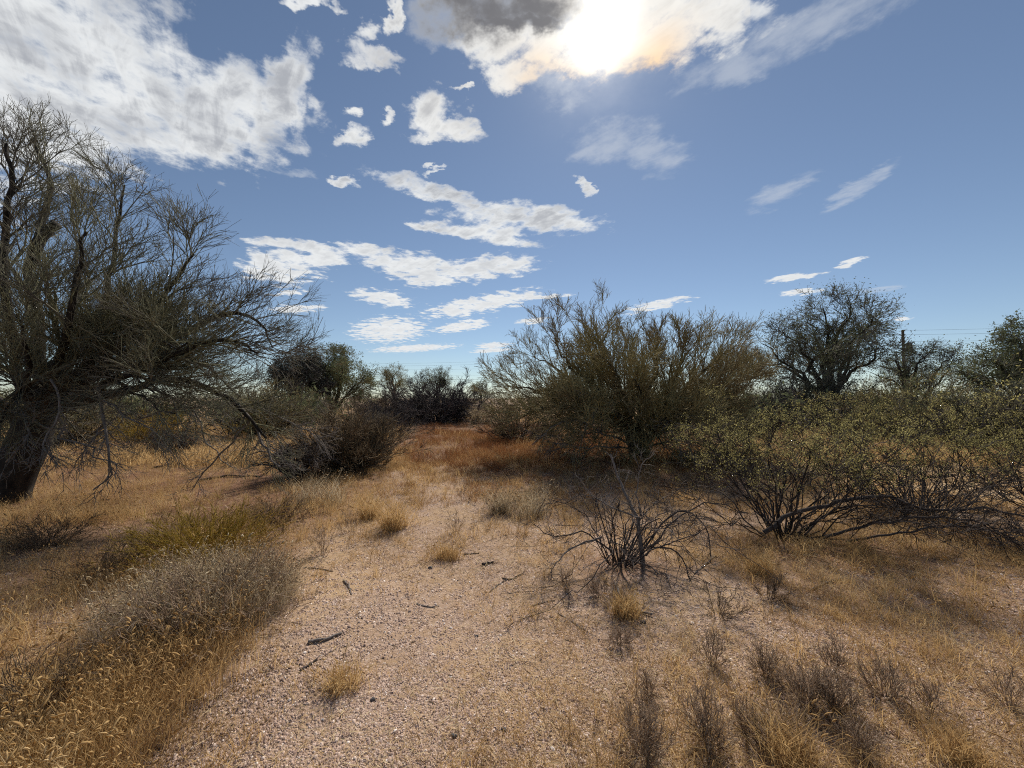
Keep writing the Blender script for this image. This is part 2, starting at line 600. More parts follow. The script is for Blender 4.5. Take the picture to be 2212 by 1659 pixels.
M['cream_grass'] = island_mat('cream_grass', [(0, (0.26, 0.19, 0.115)), (0.35, (0.40, 0.31, 0.20)), (0.7, (0.55, 0.44, 0.29)), (1, (0.72, 0.61, 0.43))], transl=0.4, inst=True)
M['rust_weed'] = island_mat('rust_weeds', [(0, (0.17, 0.072, 0.036)), (0.45, (0.29, 0.135, 0.058)), (0.8, (0.40, 0.215, 0.092)), (1, (0.52, 0.35, 0.18))], transl=0.3, patch=0.5, patch_scale=0.7, inst=True)
M['straw'] = island_mat('straw_litter', [(0, (0.16, 0.10, 0.065)), (0.25, (0.36, 0.24, 0.135)), (0.75, (0.48, 0.36, 0.21)), (1, (0.62, 0.50, 0.33))], patch=0.3, patch_scale=2.0, inst=True)
M['gravel'] = island_mat('gravel_stones', [(0, (0.26, 0.175, 0.14)), (0.2, (0.37, 0.26, 0.205)), (0.7, (0.49, 0.36, 0.29)), (0.95, (0.60, 0.47, 0.39)), (1, (0.80, 0.72, 0.66))], inst=True)
M['stone'] = bark_mat('dark_stone', (0.05, 0.05, 0.052), (0.16, 0.145, 0.14), 40)
M['pole'] = bark_mat('pole_wood', (0.05, 0.04, 0.032), (0.11, 0.09, 0.07), 8)
M['can'] = bark_mat('transformer_paint', (0.10, 0.105, 0.11), (0.14, 0.145, 0.15), 5, 0.05)
M['wire'] = bark_mat('wire_aluminium', (0.04, 0.04, 0.045), (0.07, 0.07, 0.075), 5, 0.0)
M['ceramic'] = bark_mat('insulator_glaze', (0.12, 0.10, 0.09), (0.2, 0.18, 0.16), 5, 0.0)


def ground_mat():
    m, t, out = new_mat('desert_soil')
    g = t.n('ShaderNodeNewGeometry')
    pos = g.outputs['Position']
    at = t.n('ShaderNodeAttribute', attribute_name='litter')  # litter cover; left of the trail it also carries painted tree shade
    lit = at.outputs['Fac']
    at2 = t.n('ShaderNodeAttribute', attribute_name='pale')
    big = t.noise(pos, 0.8, 5.0, 0.6).outputs['Fac']
    mid = t.noise(pos, 7.0, 6.0, 0.65).outputs['Fac']
    fine = t.noise(pos, 60.0, 4.0, 0.7).outputs['Fac']
    vo = t.n('ShaderNodeTexVoronoi')
    t.put(vo.inputs['Vector'], pos)
    vo.inputs['Scale'].default_value = 85.0
    vo2 = t.n('ShaderNodeTexVoronoi')
    t.put(vo2.inputs['Vector'], pos)
    vo2.inputs['Scale'].default_value = 190.0
    cell = t.sep(vo.outputs['Color'])[0]
    cell2 = t.sep(vo2.outputs['Color'])[1]
    stone = t.ramp(cell, [(0.0, (0.21, 0.14, 0.105)), (0.35, (0.31, 0.215, 0.16)), (0.8, (0.41, 0.295, 0.225)), (1.0, (0.58, 0.46, 0.38))])
    soil = t.ramp(cell2, [(0.0, (0.25, 0.165, 0.105)), (1.0, (0.38, 0.26, 0.17))])
    base = t.mix(t.step(t.m('ADD', mid, t.m('MULTIPLY', t.m('SUBTRACT', cell2, 0.5), 0.25)), 0.42, 0.62), stone, soil)
    tan = t.mix(t.step(big, 0.42, 0.66, 0.0, 0.65), base, (0.41, 0.28, 0.155))
    tan = t.mix(t.m('MULTIPLY', at2.outputs['Fac'], 0.75), tan, (0.50, 0.36, 0.20))
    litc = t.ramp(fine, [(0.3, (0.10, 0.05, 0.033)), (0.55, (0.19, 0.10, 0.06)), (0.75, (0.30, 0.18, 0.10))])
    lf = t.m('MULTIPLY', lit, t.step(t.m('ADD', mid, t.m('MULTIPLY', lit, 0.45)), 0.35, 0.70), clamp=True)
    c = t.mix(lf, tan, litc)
    b = t.n('ShaderNodeBsdfPrincipled')
    t.put(b.inputs['Base Color'], c)
    b.inputs['Roughness'].default_value = 0.95
    b.inputs['Specular IOR Level'].default_value = 0.1
    h = t.m('ADD', t.m('MULTIPLY', vo.outputs['Distance'], -0.8), t.m('ADD', t.m('MULTIPLY', fine, 0.5), t.m('MULTIPLY', mid, 1.5)))
    bp = t.n('ShaderNodeBump')
    bp.inputs['Strength'].default_value = 0.5
    bp.inputs['Distance'].default_value = 0.012
    t.put(bp.inputs['Height'], h)
    m.node_tree.links.new(bp.outputs[0], b.inputs['Normal'])
    m.node_tree.links.new(b.outputs[0], out.inputs['Surface'])
    return m


M['soil'] = ground_mat()

# ------------------------------------------------------------------ what grows where (metres)
LEFT_EDGE = np.array([(0.5, -1.25), (1.6, -1.3), (2.3, -1.32), (3.0, -1.6), (3.7, -1.75), (5, -1.85), (6.3, -2.0), (8, -2.2), (10, -2.6), (14, -3.5), (40, -12)])


def left_edge(y):
    return np.interp(y, LEFT_EDGE[:, 0], LEFT_EDGE[:, 1])


def sm(v, a, b):
    t = np.clip((v - a) / (b - a), 0, 1)
    return t * t * (3 - 2 * t)


def wav(x, y, s, p=0.0):
    return (np.sin(x * s + p) + np.sin(y * s * 1.13 + 2 * p + 1) + np.sin((x + y) * s * 0.71 + p * 3) + np.sin((x - y) * s * 0.57 + 2.1 + p)) / 4


TRUNK_L = G(10, 1085)
TRUNK_C = G(1375, 990)


def litter_shade_at(x, y):
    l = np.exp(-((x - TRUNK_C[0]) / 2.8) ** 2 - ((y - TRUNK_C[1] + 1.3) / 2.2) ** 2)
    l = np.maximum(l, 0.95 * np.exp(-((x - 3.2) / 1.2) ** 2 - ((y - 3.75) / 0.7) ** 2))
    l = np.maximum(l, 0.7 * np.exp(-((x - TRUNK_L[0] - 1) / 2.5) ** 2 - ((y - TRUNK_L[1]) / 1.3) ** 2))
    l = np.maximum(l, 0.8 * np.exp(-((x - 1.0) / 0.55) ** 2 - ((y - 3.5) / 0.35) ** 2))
    l = np.maximum(l, 0.65 * sm(left_edge(y) - x, 0.0, 0.6) * (1 - sm(y, 12, 18)))  # brown litter left of the trail, with the tree's shade painted in
    l = np.maximum(l, 0.95 * sm(left_edge(y) - x, -.2, .8) * sm(y, 3.8, 5.0) * (1 - sm(y, 13, 18)))  # stronger under the left tree: litter plus its shade put into the ground colour
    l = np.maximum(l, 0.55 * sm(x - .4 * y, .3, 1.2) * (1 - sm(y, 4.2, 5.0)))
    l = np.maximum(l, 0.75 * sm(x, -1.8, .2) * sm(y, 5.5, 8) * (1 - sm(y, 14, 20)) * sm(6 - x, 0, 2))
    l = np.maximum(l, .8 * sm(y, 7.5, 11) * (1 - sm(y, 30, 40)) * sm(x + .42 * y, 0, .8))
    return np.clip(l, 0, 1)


def pale_at(x, y):
    return np.clip(sm(x - 0.45 * y, 1.2, 3.0) * sm(y, 4.6, 6.0) + 0.0 * y, 0, 1)


# ground sheet: fine near the viewer, coarse towards the horizon
ys = np.concatenate([np.linspace(-30, 0, 12), np.linspace(0.25, 12, 110), np.geomspace(12.3, 2500, 50)])
xs_h = np.concatenate([np.linspace(0, 8, 60), np.geomspace(8.3, 2500, 30)])
xs = np.concatenate([-xs_h[::-1], xs_h[1:]])
gx_, gy_ = np.meshgrid(xs, ys)
gzz = hz(gx_, gy_)
gv = np.stack([gx_, gy_, gzz], -1).reshape(-1, 3)
nx, ny = len(xs), len(ys)
ii = (np.arange(ny - 1)[:, None] * nx + np.arange(nx - 1)[None]).ravel()
gq = np.stack([ii, ii + 1, ii + nx + 1, ii + nx], -1)
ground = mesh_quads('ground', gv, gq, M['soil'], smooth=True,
                    attr={'litter': litter_shade_at(gx_, gy_).ravel(), 'pale': pale_at(gx_, gy_).ravel()})
tag(ground, 'pinkish tan gravelly desert ground with dry litter', kind='structure')


# ------------------------------------------------------------------ plant builders
def grow(levels, par, prad, geo, k=3):
    """Grow successive levels of twigs; returns the last level and every tip."""
    tips = []
    p, r = par, prad
    for lv in levels:
        p, r = spawn(p, r, **lv)
        tubes(geo, p, r, k)
        tips.append(p)
    return p, r, tips


def finish_tree(name, base, label, cat, trunk, limbs, levels, mats, group=None, leaf=None, trunk_sides=10, limb_sides=7):
    """trunk / limbs: lists of (points, radii). Parts: trunk, limb, crown."""
    o = empty(name, base)
    tag(o, label, cat, group)
    for p, r in trunk:
        g = Geo()
        tubes(g, p[None], r[None], trunk_sides)
        g.build('trunk', mats[0], o, True)
    lp, lr = [], []
    for p, r in limbs:
        g = Geo()
        tubes(g, p[None], r[None], limb_sides)
        g.build('limb', mats[0], o, True)
        lp.append(p)
        lr.append(r)
    g = Geo()
    pp, rr, tips = grow(levels, np.stack(lp), np.stack(lr), g)
    crown = g.build('crown', mats[1], o)
    if leaf:
        gl = Geo()
        for ti, per, size, spread in leaf['sets']:
            leaves(gl, tips[ti][:, 1:].reshape(-1, 3), size, per, spread)
        gl.build('foliage', leaf['mat'], o)
    return o


# --- the large palo verde on the left
def PL(*pts):
    return [P(*q) for q in pts]


b = TRUNK_L
D0 = b[1]
trunk = [limb_line([b + np.array([-0.05, 0, -0.15]), b + np.array([0.0, 0, 0.15]), P(35, 1010, D0), P(68, 940, D0 - 0.05), P(80, 880, D0)], 0.30, 0.20, 14, 0.01)]
LL = []
for ctrl, r0, r1 in [
    ([P(72, 930, D0), P(85, 800, D0 + .1), P(75, 680, D0 + .2), P(66, 560, D0 + .2), P(95, 470, D0 + .3), P(105, 380, D0 + .4), P(70, 300, D0 + .4)], .15, .022),
    ([P(80, 900, D0), P(40, 800, D0 - .3), P(15, 650, D0 - .5), P(10, 520, D0 - .6), P(30, 400, D0 - .8), P(10, 310, D0 - .8)], .11, .02),
    ([P(85, 890, D0), P(150, 780, D0 + .2), P(215, 690, D0 + .3), P(240, 600, D0 + .3), P(255, 500, D0 + .4), P(270, 400, D0 + .5)], .11, .015),
    ([P(85, 890, D0), P(180, 790, D0 - .3), P(300, 700, D0 - .5), P(370, 620, D0 - .6), P(420, 550, D0 - .7)], .10, .014),
    ([P(90, 880, D0), P(230, 800, D0 + .2), P(370, 735, D0 + .3), P(450, 690, D0 + .4), P(515, 675, D0 + .4), P(565, 705, D0 + .4), P(590, 750, D0 + .4)], .11, .012),
    ([P(88, 890, D0), P(220, 830, D0 - .5), P(330, 790, D0 - .8), P(430, 745, D0 - .9), P(510, 735, D0 - .9), P(560, 770, D0 - .9)], .09, .012),
    ([P(85, 895, D0), P(250, 850, D0), P(380, 818, D0), P(470, 850, D0 - .1), P(530, 890, D0 - .1), P(570, 945, D0 - .1)], .10, .02),
    ([P(85, 895, D0), P(200, 800, D0 + .8), P(330, 760, D0 + 1.2), P(440, 790, D0 + 1.4), P(520, 860, D0 + 1.4)], .09, .014),
    ([P(70, 930, D0), P(-60, 820, D0 - .2), P(-180, 700, D0 - .3), P(-300, 600, D0 - .3)], .12, .02),
    ([P(70, 930, D0), P(-80, 800, D0 + .5), P(-160, 600, D0 + .7), P(-180, 440, D0 + .8)], .11, .02),
    ([P(75, 920, D0), P(120, 800, D0 - .8), P(150, 700, D0 - 1.3), P(170, 590, D0 - 1.5), P(180, 500, D0 - 1.6)], .09, .014),
    ([P(75, 920, D0), P(60, 850, D0 - .8), P(60, 760, D0 - 1.3), P(40, 680, D0 - 1.5)], .08, .014),
    ([P(75, 920, D0), P(140, 820, D0 + 1.0), P(160, 700, D0 + 1.5), P(170, 560, D0 + 1.8), P(150, 420, D0 + 1.9)], .10, .014),
]:
    LL.append(limb_line(ctrl, r0 * .72, r1 * .8, 16, 0.025))
for k_ in range(12):
    s_ = [P(85, 890, D0), P(110, 850, D0), P(90, 800, D0)][k_ % 3]
    e_ = P(rng.uniform(-60, 430), rng.uniform(720, 930), D0 + rng.uniform(-1.6, 1.4))
    LL.append(limb_line([s_, s_ * .5 + e_ * .5 + np.array([0, 0, rng.uniform(.1, .45)]), e_], .035, .009, 16, .04))
levels = [
    dict(count=14, length=1.1, angle=0.7, n=5, t0=0.22, ratio=0.5, tip=0.005, wob=0.16, up=0.28, grav=0.02, rmin=0.008, taper_len=0.45),
    dict(count=7, length=0.62, angle=0.6, n=4, t0=0.1, ratio=0.6, tip=0.003, wob=0.17, up=0.16, grav=0.0, rmin=0.0045),
    dict(count=4, length=0.38, angle=0.55, n=3, t0=0.1, ratio=0.65, tip=0.002, wob=0.18, up=0.14, rmin=0.0028),
    dict(count=3, length=0.24, angle=0.55, n=2, t0=0.15, ratio=0.8, tip=0.0016, wob=0.2, up=0.1, rmin=0.002),
]
left_tree = finish_tree('palo_verde_tree', b, 'tall dark palo verde tree with leaning trunk at the left edge', 'tree', trunk, LL, levels, (M['bark'], M['palo_twig']))
# sawn-off limb and bare hanging branches of the same tree
g = Geo()
p, r = limb_line([P(68, 570, D0 + .2), P(80, 530, D0 + .1), P(100, 500, D0 + .1), P(122, 484, D0 + .1)], .075, .065, 9, 0.01)
p = np.vstack([p, p[-1:] + (p[-1] - p[-2]) * 0.02])
r = np.append(r, 0.001)
tubes(g, p[None], r[None], 9)
tag(g.build('broken_limb', M['bark'], left_tree, True), 'black broken-off limb stub')
for ctrl, r0 in [([P(210, 830, D0 - .9), P(222, 900, D0 - 1.0), P(232, 960, D0 - 1.1), P(240, 1020, D0 - 1.1), P(200, 1060, D0 - 1.2)], .022),
                 ([P(225, 930, D0 - 1.0), P(190, 960, D0 - 1.0), P(160, 1010, D0 - 1.0)], .012),
                 ([P(470, 850, D0), P(530, 890, D0), P(570, 950, D0 - .1), P(600, 1010, D0 - .2)], .03),
                 ([P(540, 900, D0), P(500, 960, D0 - .1), P(440, 1020, D0 - .2), P(420, 1050, D0 - .2)], .018),
                 ([P(560, 880, D0), P(660, 930, D0), P(700, 950, D0)], .014),
                 ([P(300, 905, D0 - .3), P(400, 880, D0 - .3), P(480, 900, D0 - .3)], .014),
                 ([P(60, 900, D0 - .6), P(120, 930, D0 - 1.0), P(190, 970, D0 - 1.1), P(260, 1010, D0 - 1.2)], .016),
                 ([P(30, 860, D0 - .9), P(60, 920, D0 - 1.2), P(50, 960, D0 - 1.3), P(10, 1000, D0 - 1.3)], .016),
                 ([P(150, 850, D0 - .9), P(250, 880, D0 - 1.0), P(320, 930, D0 - 1.0), P(370, 980, D0 - .9)], .016),
                 ([P(110, 820, D0 - 1.2), P(130, 890, D0 - 1.4), P(100, 960, D0 - 1.5), P(120, 1010, D0 - 1.5)], .014),
                 ([P(330, 840, D0), P(420, 890, D0 + .3), P(450, 960, D0 + .3), P(500, 1010, D0 + .2)], .018)]:
    g = Geo()
    p, r = limb_line(ctrl, r0, r0 * 0.35, 10, 0.05)
    tubes(g, p[None], r[None], 5)
    grow([dict(count=14, length=.5, angle=.7, n=5, ratio=.5, tip=.002, wob=.25, grav=-.04, rmin=.0035, minz=.06),
          dict(count=6, length=.24, angle=.7, n=3, ratio=.6, tip=.0015, wob=.3, grav=-.05, rmin=.0025)], p[None], r[None], g)
    g.build('hanging_branch', M['dead_wood'], left_tree)

# --- the broad palo verde in the middle
b = TRUNK_C
D1 = b[1]
trunk = [limb_line([b + np.array([0, 0, -0.15]), b + np.array([-.02, 0, .2]), P(1362, 935, D1), P(1350, 900, D1)], .22, .15, 9, 0.02),
         limb_line([b + np.array([.15, .1, -0.15]), P(1395, 950, D1), P(1420, 920, D1), P(1440, 890, D1)], .14, .10, 9, 0.02)]
LL = []
for ctrl, r0, r1 in [
    ([P(1355, 910, D1), P(1335, 850, D1), P(1290, 800, D1), P(1270, 740, D1), P(1305, 735, D1), P(1318, 700, D1)], .08, .012),
    ([P(1355, 910, D1), P(1300, 850, D1 - .4), P(1250, 810, D1 - .6), P(1215, 770, D1 - .7), P(1195, 735, D1 - .7)], .065, .012),
    ([P(1352, 915, D1), P(1270, 870, D1), P(1200, 850, D1), P(1145, 838, D1), P(1110, 842, D1)], .05, .01),
    ([P(1352, 915, D1), P(1260, 890, D1 - .6), P(1180, 880, D1 - .9), P(1130, 900, D1 - 1.0)], .06, .012),
    ([P(1360, 910, D1), P(1370, 850, D1 + .5), P(1360, 790, D1 + .7), P(1350, 735, D1 + .8)], .065, .012),
    ([P(1420, 920, D1), P(1400, 850, D1), P(1420, 800, D1), P(1415, 745, D1 + .1)], .065, .012),
    ([P(1435, 900, D1), P(1480, 840, D1), P(1520, 800, D1), P(1555, 770, D1), P(1585, 750, D1)], .065, .012),
    ([P(1435, 900, D1), P(1500, 850, D1 + .3), P(1560, 820, D1 + .4), P(1610, 805, D1 + .5)], .055, .012),
    ([P(1435, 900, D1), P(1510, 880, D1 - .3), P(1580, 850, D1 - .4), P(1620, 830, D1 - .4)], .07, .012),
    ([P(1420, 920, D1), P(1450, 830, D1 - .8), P(1470, 790, D1 - 1.1), P(1490, 755, D1 - 1.2)], .06, .012),
    ([P(1360, 910, D1), P(1340, 840, D1 - 1.0), P(1330, 800, D1 - 1.3), P(1290, 765, D1 - 1.4)], .06, .012),
    ([P(1400, 930, D1), P(1470, 900, D1 + .8), P(1540, 860, D1 + 1.3), P(1590, 800, D1 + 1.5)], .07, .012),
    ([P(1355, 910, D1), P(1270, 860, D1 + .9), P(1210, 800, D1 + 1.3), P(1150, 770, D1 + 1.5)], .07, .012),
]:
    LL.append(limb_line(ctrl, r0, r1, 14, 0.035))
cb = P(1385, 945, D1)
for k_ in range(24):
    a_ = 2 * math.pi * (k_ + rng.uniform(-.3, .3)) / 24
    f_ = rng.uniform(.55, 1.0)
    e_ = cb + np.array([math.cos(a_) * 3.0 * f_, math.sin(a_) * 2.3 * f_, rng.uniform(.5, 1.7) if k_ % 2 else rng.uniform(-.35, .5)])
    m_ = cb * .45 + e_ * .55 + np.array([0, 0, rng.uniform(.25, .6)])
    LL.append(limb_line([cb + rng.normal(size=3) * .08, m_, e_], .045, .01, 14, .05))
levels = [
    dict(count=15, length=1.3, angle=0.5, n=5, t0=0.15, ratio=0.5, tip=0.006, wob=0.14, up=0.35, grav=0.04, rmin=0.009, taper_len=0.4),
    dict(count=6, length=0.62, angle=0.5, n=4, t0=0.1, ratio=0.6, tip=0.004, wob=0.15, up=0.25, rmin=0.006),
    dict(count=5, length=0.38, angle=0.5, n=3, t0=0.1, ratio=0.65, tip=0.0030, wob=0.18, up=0.22, rmin=0.004),
    dict(count=2, length=0.22, angle=0.6, n=2, t0=0.2, ratio=0.8, tip=0.003, wob=0.2, rmin=0.0045),
]
centre_tree = finish_tree('palo_verde_tree', b, 'broad bushy olive palo verde spreading low in the middle beside the trail', 'tree', trunk, LL, levels, (M['palo_bark'], M['palo_twig2']))
for ctrl, r0 in [([P(1360, 960, D1 - .3), P(1300, 930, D1 - 1.0), P(1230, 910, D1 - 1.3), P(1180, 935, D1 - 1.4), P(1150, 960, D1 - 1.4)], .03),
                 ([P(1380, 980, D1 - .2), P(1320, 960, D1 - .9), P(1250, 965, D1 - 1.2), P(1190, 960, D1 - 1.3)], .025),
                 ([P(1390, 970, D1 - .2), P(1460, 950, D1 - .6), P(1540, 965, D1 - .8), P(1590, 990, D1 - .8)], .03),
                 ([P(1330, 890, D1 - .9), P(1290, 880, D1 - 1.5), P(1265, 920, D1 - 1.8), P(1250, 980, D1 - 1.9)], .02)]:
    g = Geo()
    p, r = limb_line(ctrl, r0, r0 * 0.35, 10, 0.05)
    tubes(g, p[None], r[None], 5)
    grow([dict(count=12, length=.7, angle=.7, n=5, ratio=.5, tip=.003, wob=.25, grav=-.06, rmin=.006),
          dict(count=5, length=.35, angle=.7, n=4, ratio=.6, tip=.002, wob=.25, grav=-.03, rmin=.004)], p[None], r[None], g)
    g.build('hanging_branch', M['dead_wood'], centre_tree)
for k_ in range(24):
    a_ = 2 * math.pi * (k_ + rng.uniform(-.35, .35)) / 16 if k_ < 16 else rng.uniform(math.pi * 1.05, math.pi * 1.95)
    rr_ = rng.uniform(1.5, 2.9) if k_ < 16 else rng.uniform(.8, 1.7)
    c0 = P(1385, 940, D1)
    c0[2] = rng.uniform(.5, .9)
    dirv = np.array([math.cos(a_), math.sin(a_) * .8, 0])
    gz0 = float(hz(c0[0] + dirv[0] * rr_, c0[1] + dirv[1] * rr_))
    p3 = c0 + dirv * rr_
    p3[2] = gz0 + rng.uniform(.1, .45)
    p2 = c0 + dirv * rr_ * .65
    p2[2] = rng.uniform(.6, 1.15)
    g = Geo()
    p, r = limb_line([c0, p2, p3], .022, .007, 10, .05)
    tubes(g, p[None], r[None], 5)
    grow([dict(count=16, length=.75, angle=.7, n=5, ratio=.5, tip=.003, wob=.22, grav=-.05, rmin=.006),
          dict(count=7, length=.38, angle=.7, n=3, ratio=.6, tip=.0025, wob=.25, grav=-.03, rmin=.004)], p[None], r[None], g)
    g.build('hanging_branch', M['palo_twig2'] if k_ % 3 else M['dead_wood'], centre_tree)


# --- generic crowned tree for the middle distance
def make_tree(name, label, u, depth, vtop, uhalf, mats, leafmat, group=None, trunk_h=0.25, nl=9, dens=1.0, leaf_size=0.05, per=2, spread=0.10, lean=0.0, vcrown=None, low=0.0):
    x = (u - 1106) / FPX * depth
    z0 = float(hz(x, depth))
    H = CAM_H + pix_dir(u, vtop)[2] * depth - z0
    Rr = uhalf / FPX * depth
    base = np.array([x, depth, z0])
    top = base + np.array([lean, 0, H * trunk_h])
    r = 0.035 * H
    trunk = [limb_line([base - [0, 0, .2], base + [lean * .3, 0, H * trunk_h * .5], top], r, r * .8, 7, .02)]
    limbs = []
    for i in range(nl):
        a = 2 * math.pi * (i + rng.uniform(-.3, .3)) / nl
        f = rng.uniform(0.55, 1.0) if i % 4 else rng.uniform(.1, .35)
        e = top + np.array([math.cos(a) * Rr * .95 * f, math.sin(a) * Rr * .95 * f, (H * (1 - trunk_h)) * (low + (0.9 - low) * math.sqrt(max(0, 1 - f * f * .8)))])
        mid = top * .5 + e * .5 + np.array([0, 0, .08 * H]) + rng.normal(size=3) * .05 * H
        limbs.append(limb_line([top - [0, 0, .1 * H * trunk_h], mid, e], r * .55, r * .1, 9, .06))
    S = H / 5.0
    lv = [dict(count=int(10 * dens), length=1.2 * S, angle=.8, n=4, t0=.25, ratio=.45, tip=.005 * S, wob=.2, up=.08, rmin=.009 * S),
          dict(count=7, length=.7 * S, angle=.75, n=4, t0=.2, ratio=.6, tip=.004 * S, wob=.25, rmin=.006 * S),
          dict(count=5, length=.4 * S, angle=.7, n=2, t0=.2, ratio=.7, tip=.005 * S, wob=.25, rmin=.008 * S)]
    leaf = dict(mat=leafmat, sets=[(2, per, leaf_size, spread)]) if leafmat else None
    return finish_tree(name, base, label, 'tree', trunk, limbs, lv, mats, group, leaf, 8, 5)


def make_shrub(name, label, base, w, h, n, mats, levels, leaf=None, group=None, cat='shrub', spread=1.0, r0=0.012, bend=0.0, cz=0.0, stem_n=7, asym=(0, 0), wobble=.022, one=False):
    """Many stems fanning out of one base into a dome w wide and h high."""
    base = np.asarray(base, float)
    o = empty(name, base) if not one else None
    a = rng.uniform(0, 2 * math.pi, n)
    f = np.sqrt(rng.uniform(0.02, 1, n)) * spread * 1.12
    L = rng.uniform(.7, 1.05, n)
    ex = np.cos(a) * f * w * .5 * L + asym[0] * L
    ey = np.sin(a) * f * w * .5 * L + asym[1] * L
    ez = h * np.sqrt(np.maximum(.05, 1 - (f * .86) ** 2)) * L
    t = np.linspace(0, 1, stem_n)[None, :, None]
    st = base[None] + np.stack([np.cos(a) * .06 * w * rng.uniform(0, 1, n), np.sin(a) * .06 * w * rng.uniform(0, 1, n), np.full(n, -.03)], -1)
    en = base[None] + np.stack([ex, ey, ez], -1)
    pts = st[:, None] * (1 - t) + en[:, None] * t
    arch = np.sin(t * math.pi) * np.array([0, 0, 1.0]) * (bend * h * f)[:, None, None]
    pts = pts + arch + np.cumsum(rng.normal(size=pts.shape), axis=1) * wobble * max(w, h) * np.minimum(t * 3, 1)
    pts[:, 1:, 2] = np.maximum(pts[:, 1:, 2], hz(pts[:, 1:, 0], pts[:, 1:, 1]) + .01)
    rad = r0 * rng.uniform(.6, 1.2, n)[:, None] * (1 - .75 * t[..., 0])
    g = Geo()
    tubes(g, pts, rad, 4)
    if one:
        grow(levels, pts, rad, g)
        o = g.build(name, mats[0])
    else:
        g.build('stems', mats[0], o, True)
        g = Geo()
        p, r, tips = grow(levels, pts, rad, g)
        g.build('twigs', mats[1], o)
        if leaf:
            gl = Geo()
            for ti, per, size, sp in leaf['sets']:
                q = tips[ti][:, 1:].reshape(-1, 3)
                if leaf.get('minz'):
                    q = q[q[:, 2] > base[2] + leaf['minz'] * rng.uniform(.6, 1.2, len(q))]
                leaves(gl, q, size, per, sp)
            gl.build('foliage', leaf['mat'], o)
    tag(o, label, cat, group)
    return o


ML, DL = M['mesquite_leaf'], M['dark_leaf']
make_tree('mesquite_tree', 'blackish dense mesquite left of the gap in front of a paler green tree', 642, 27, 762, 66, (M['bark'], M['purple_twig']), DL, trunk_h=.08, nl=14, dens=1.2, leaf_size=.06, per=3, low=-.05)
make_tree('mesquite_tree', 'rounded grey-green mesquite right of the blackish one', 722, 31, 750, 95, (M['bark'], M['palo_twig2']), ML, trunk_h=.1, nl=15, dens=1.2, leaf_size=.07, per=3, low=-.05)
make_tree('palo_verde_tree', 'small pale open-crowned tree behind the dark purple bush', 852, 42, 792, 58, (M['bark'], M['palo_twig2']), ML, trunk_h=.3, nl=8, leaf_size=.055, per=1)
th = make_tree('mesquite_tree', 'low tree with a black mistletoe clump above the dark purple bush', 945, 38, 798, 74, (M['bark'], M['palo_twig']), ML, trunk_h=.25, nl=9, leaf_size=.05, per=1)
g = Geo()
mc = P(955, 826, 37.5)
q = nrm(rng.normal(size=(700, 3))) * np.array([.34, .3, .5]) * rng.uniform(.2, 1, (700, 1)) + mc
leaves(g, q, .09, 3, .06)
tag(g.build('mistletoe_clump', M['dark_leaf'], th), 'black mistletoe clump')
make_tree('palo_verde_tree', 'large open-crowned tree right of centre in front of the utility pole', 1790, 22, 646, 150, (M['bark'], M['palo_twig']), ML, trunk_h=.2, nl=14, dens=1.3, leaf_size=.045, per=2, spread=.17, low=-.05)
make_tree('mesquite_tree', 'smaller thin-leaved tree standing at the foot of the utility pole', 1975, 25, 742, 100, (M['bark'], M['purple_twig']), ML, trunk_h=.12, nl=11, leaf_size=.05, per=2, low=-.05)
make_tree('palo_verde_tree', 'dark rounded tree cut off by the right edge', 2225, 18, 705, 120, (M['bark'], M['palo_twig']), ML, trunk_h=.1, nl=16, dens=1.2, leaf_size=.055, per=3, low=-.08)
make_tree('mesquite_tree', 'distant small tree low between purple bush and middle palo verde', 1040, 55, 822, 45, (M['bark'], M['palo_twig2']), ML, trunk_h=.15, nl=8, dens=.8, leaf_size=.08, per=1)

# --- shrubs
LV2 = lambda s, a=.6, c=(7, 5): [dict(count=c[0], length=.42 * s, angle=a, n=4, t0=.2, ratio=.55, tip=.003 * s, wob=.22, up=.1, rmin=.005 * s),
                               dict(count=c[1], length=.24 * s, angle=a, n=2, t0=.15, ratio=.7, tip=.003 * s, wob=.25, up=.05, rmin=.0045 * s)]
make_shrub('scrub_bush', 'wide dark purple-grey leafless bush beyond the rusty grass', G(942, 914), 8.6, 2.45, 190, (M['bark'], M['purple_twig']), LV2(1.9, .6, (9, 7)), r0=.03)
make_shrub('scrub_bush', 'dark brown broom-like bush left of the trail', G(735, 1022) + [0, .3, 0], 2.5, 1.2, 190, (M['dark_wood'], M['broom_twig']), LV2(.9, .4, (9, 7)), r0=.01, asym=(.1, 0))
make_shrub('scrub_bush', 'dark bare thorny shrub with forked black stump under the drooping branch', G(640, 1040), 1.5, .85, 34, (M['dark_wood'], M['dead_twig']), LV2(.8, .8, (6, 4)), r0=.022, bend=.3)
make_shrub('scrub_bush', 'low yellow-green bush before the rounded mesquite', G(705, 912) - [0, 2, 0], 3.2, 1.7, 80, (M['bark'], M['palo_twig2']), LV2(1.3), leaf=dict(mat=M['mesquite_leaf'], sets=[(1, 2, .04, .06)]), r0=.02)
make_shrub('scrub_bush', 'hazy grey-green bush behind the left tree drooping branches', P(575, 930, 14) * [1, 1, 0], 3.4, 2.1, 100, (M['bark'], M['palo_twig2']), LV2(1.3), r0=.02)
make_shrub('scrub_bush', 'purple-brown brush below the mesquites left of the trail', G(770, 960) + [0, 3, 0], 3.6, 1.15, 90, (M['bark'], M['purple_twig']), LV2(1.1), r0=.015)
make_shrub('scrub_bush', 'grey-brown brush closing the gap between mesquites and dark purple bush', P(812, 900, 24) * [1, 1, 0], 5.6, 1.9, 110, (M['bark'], M['brown_twig']), LV2(1.4), r0=.02)
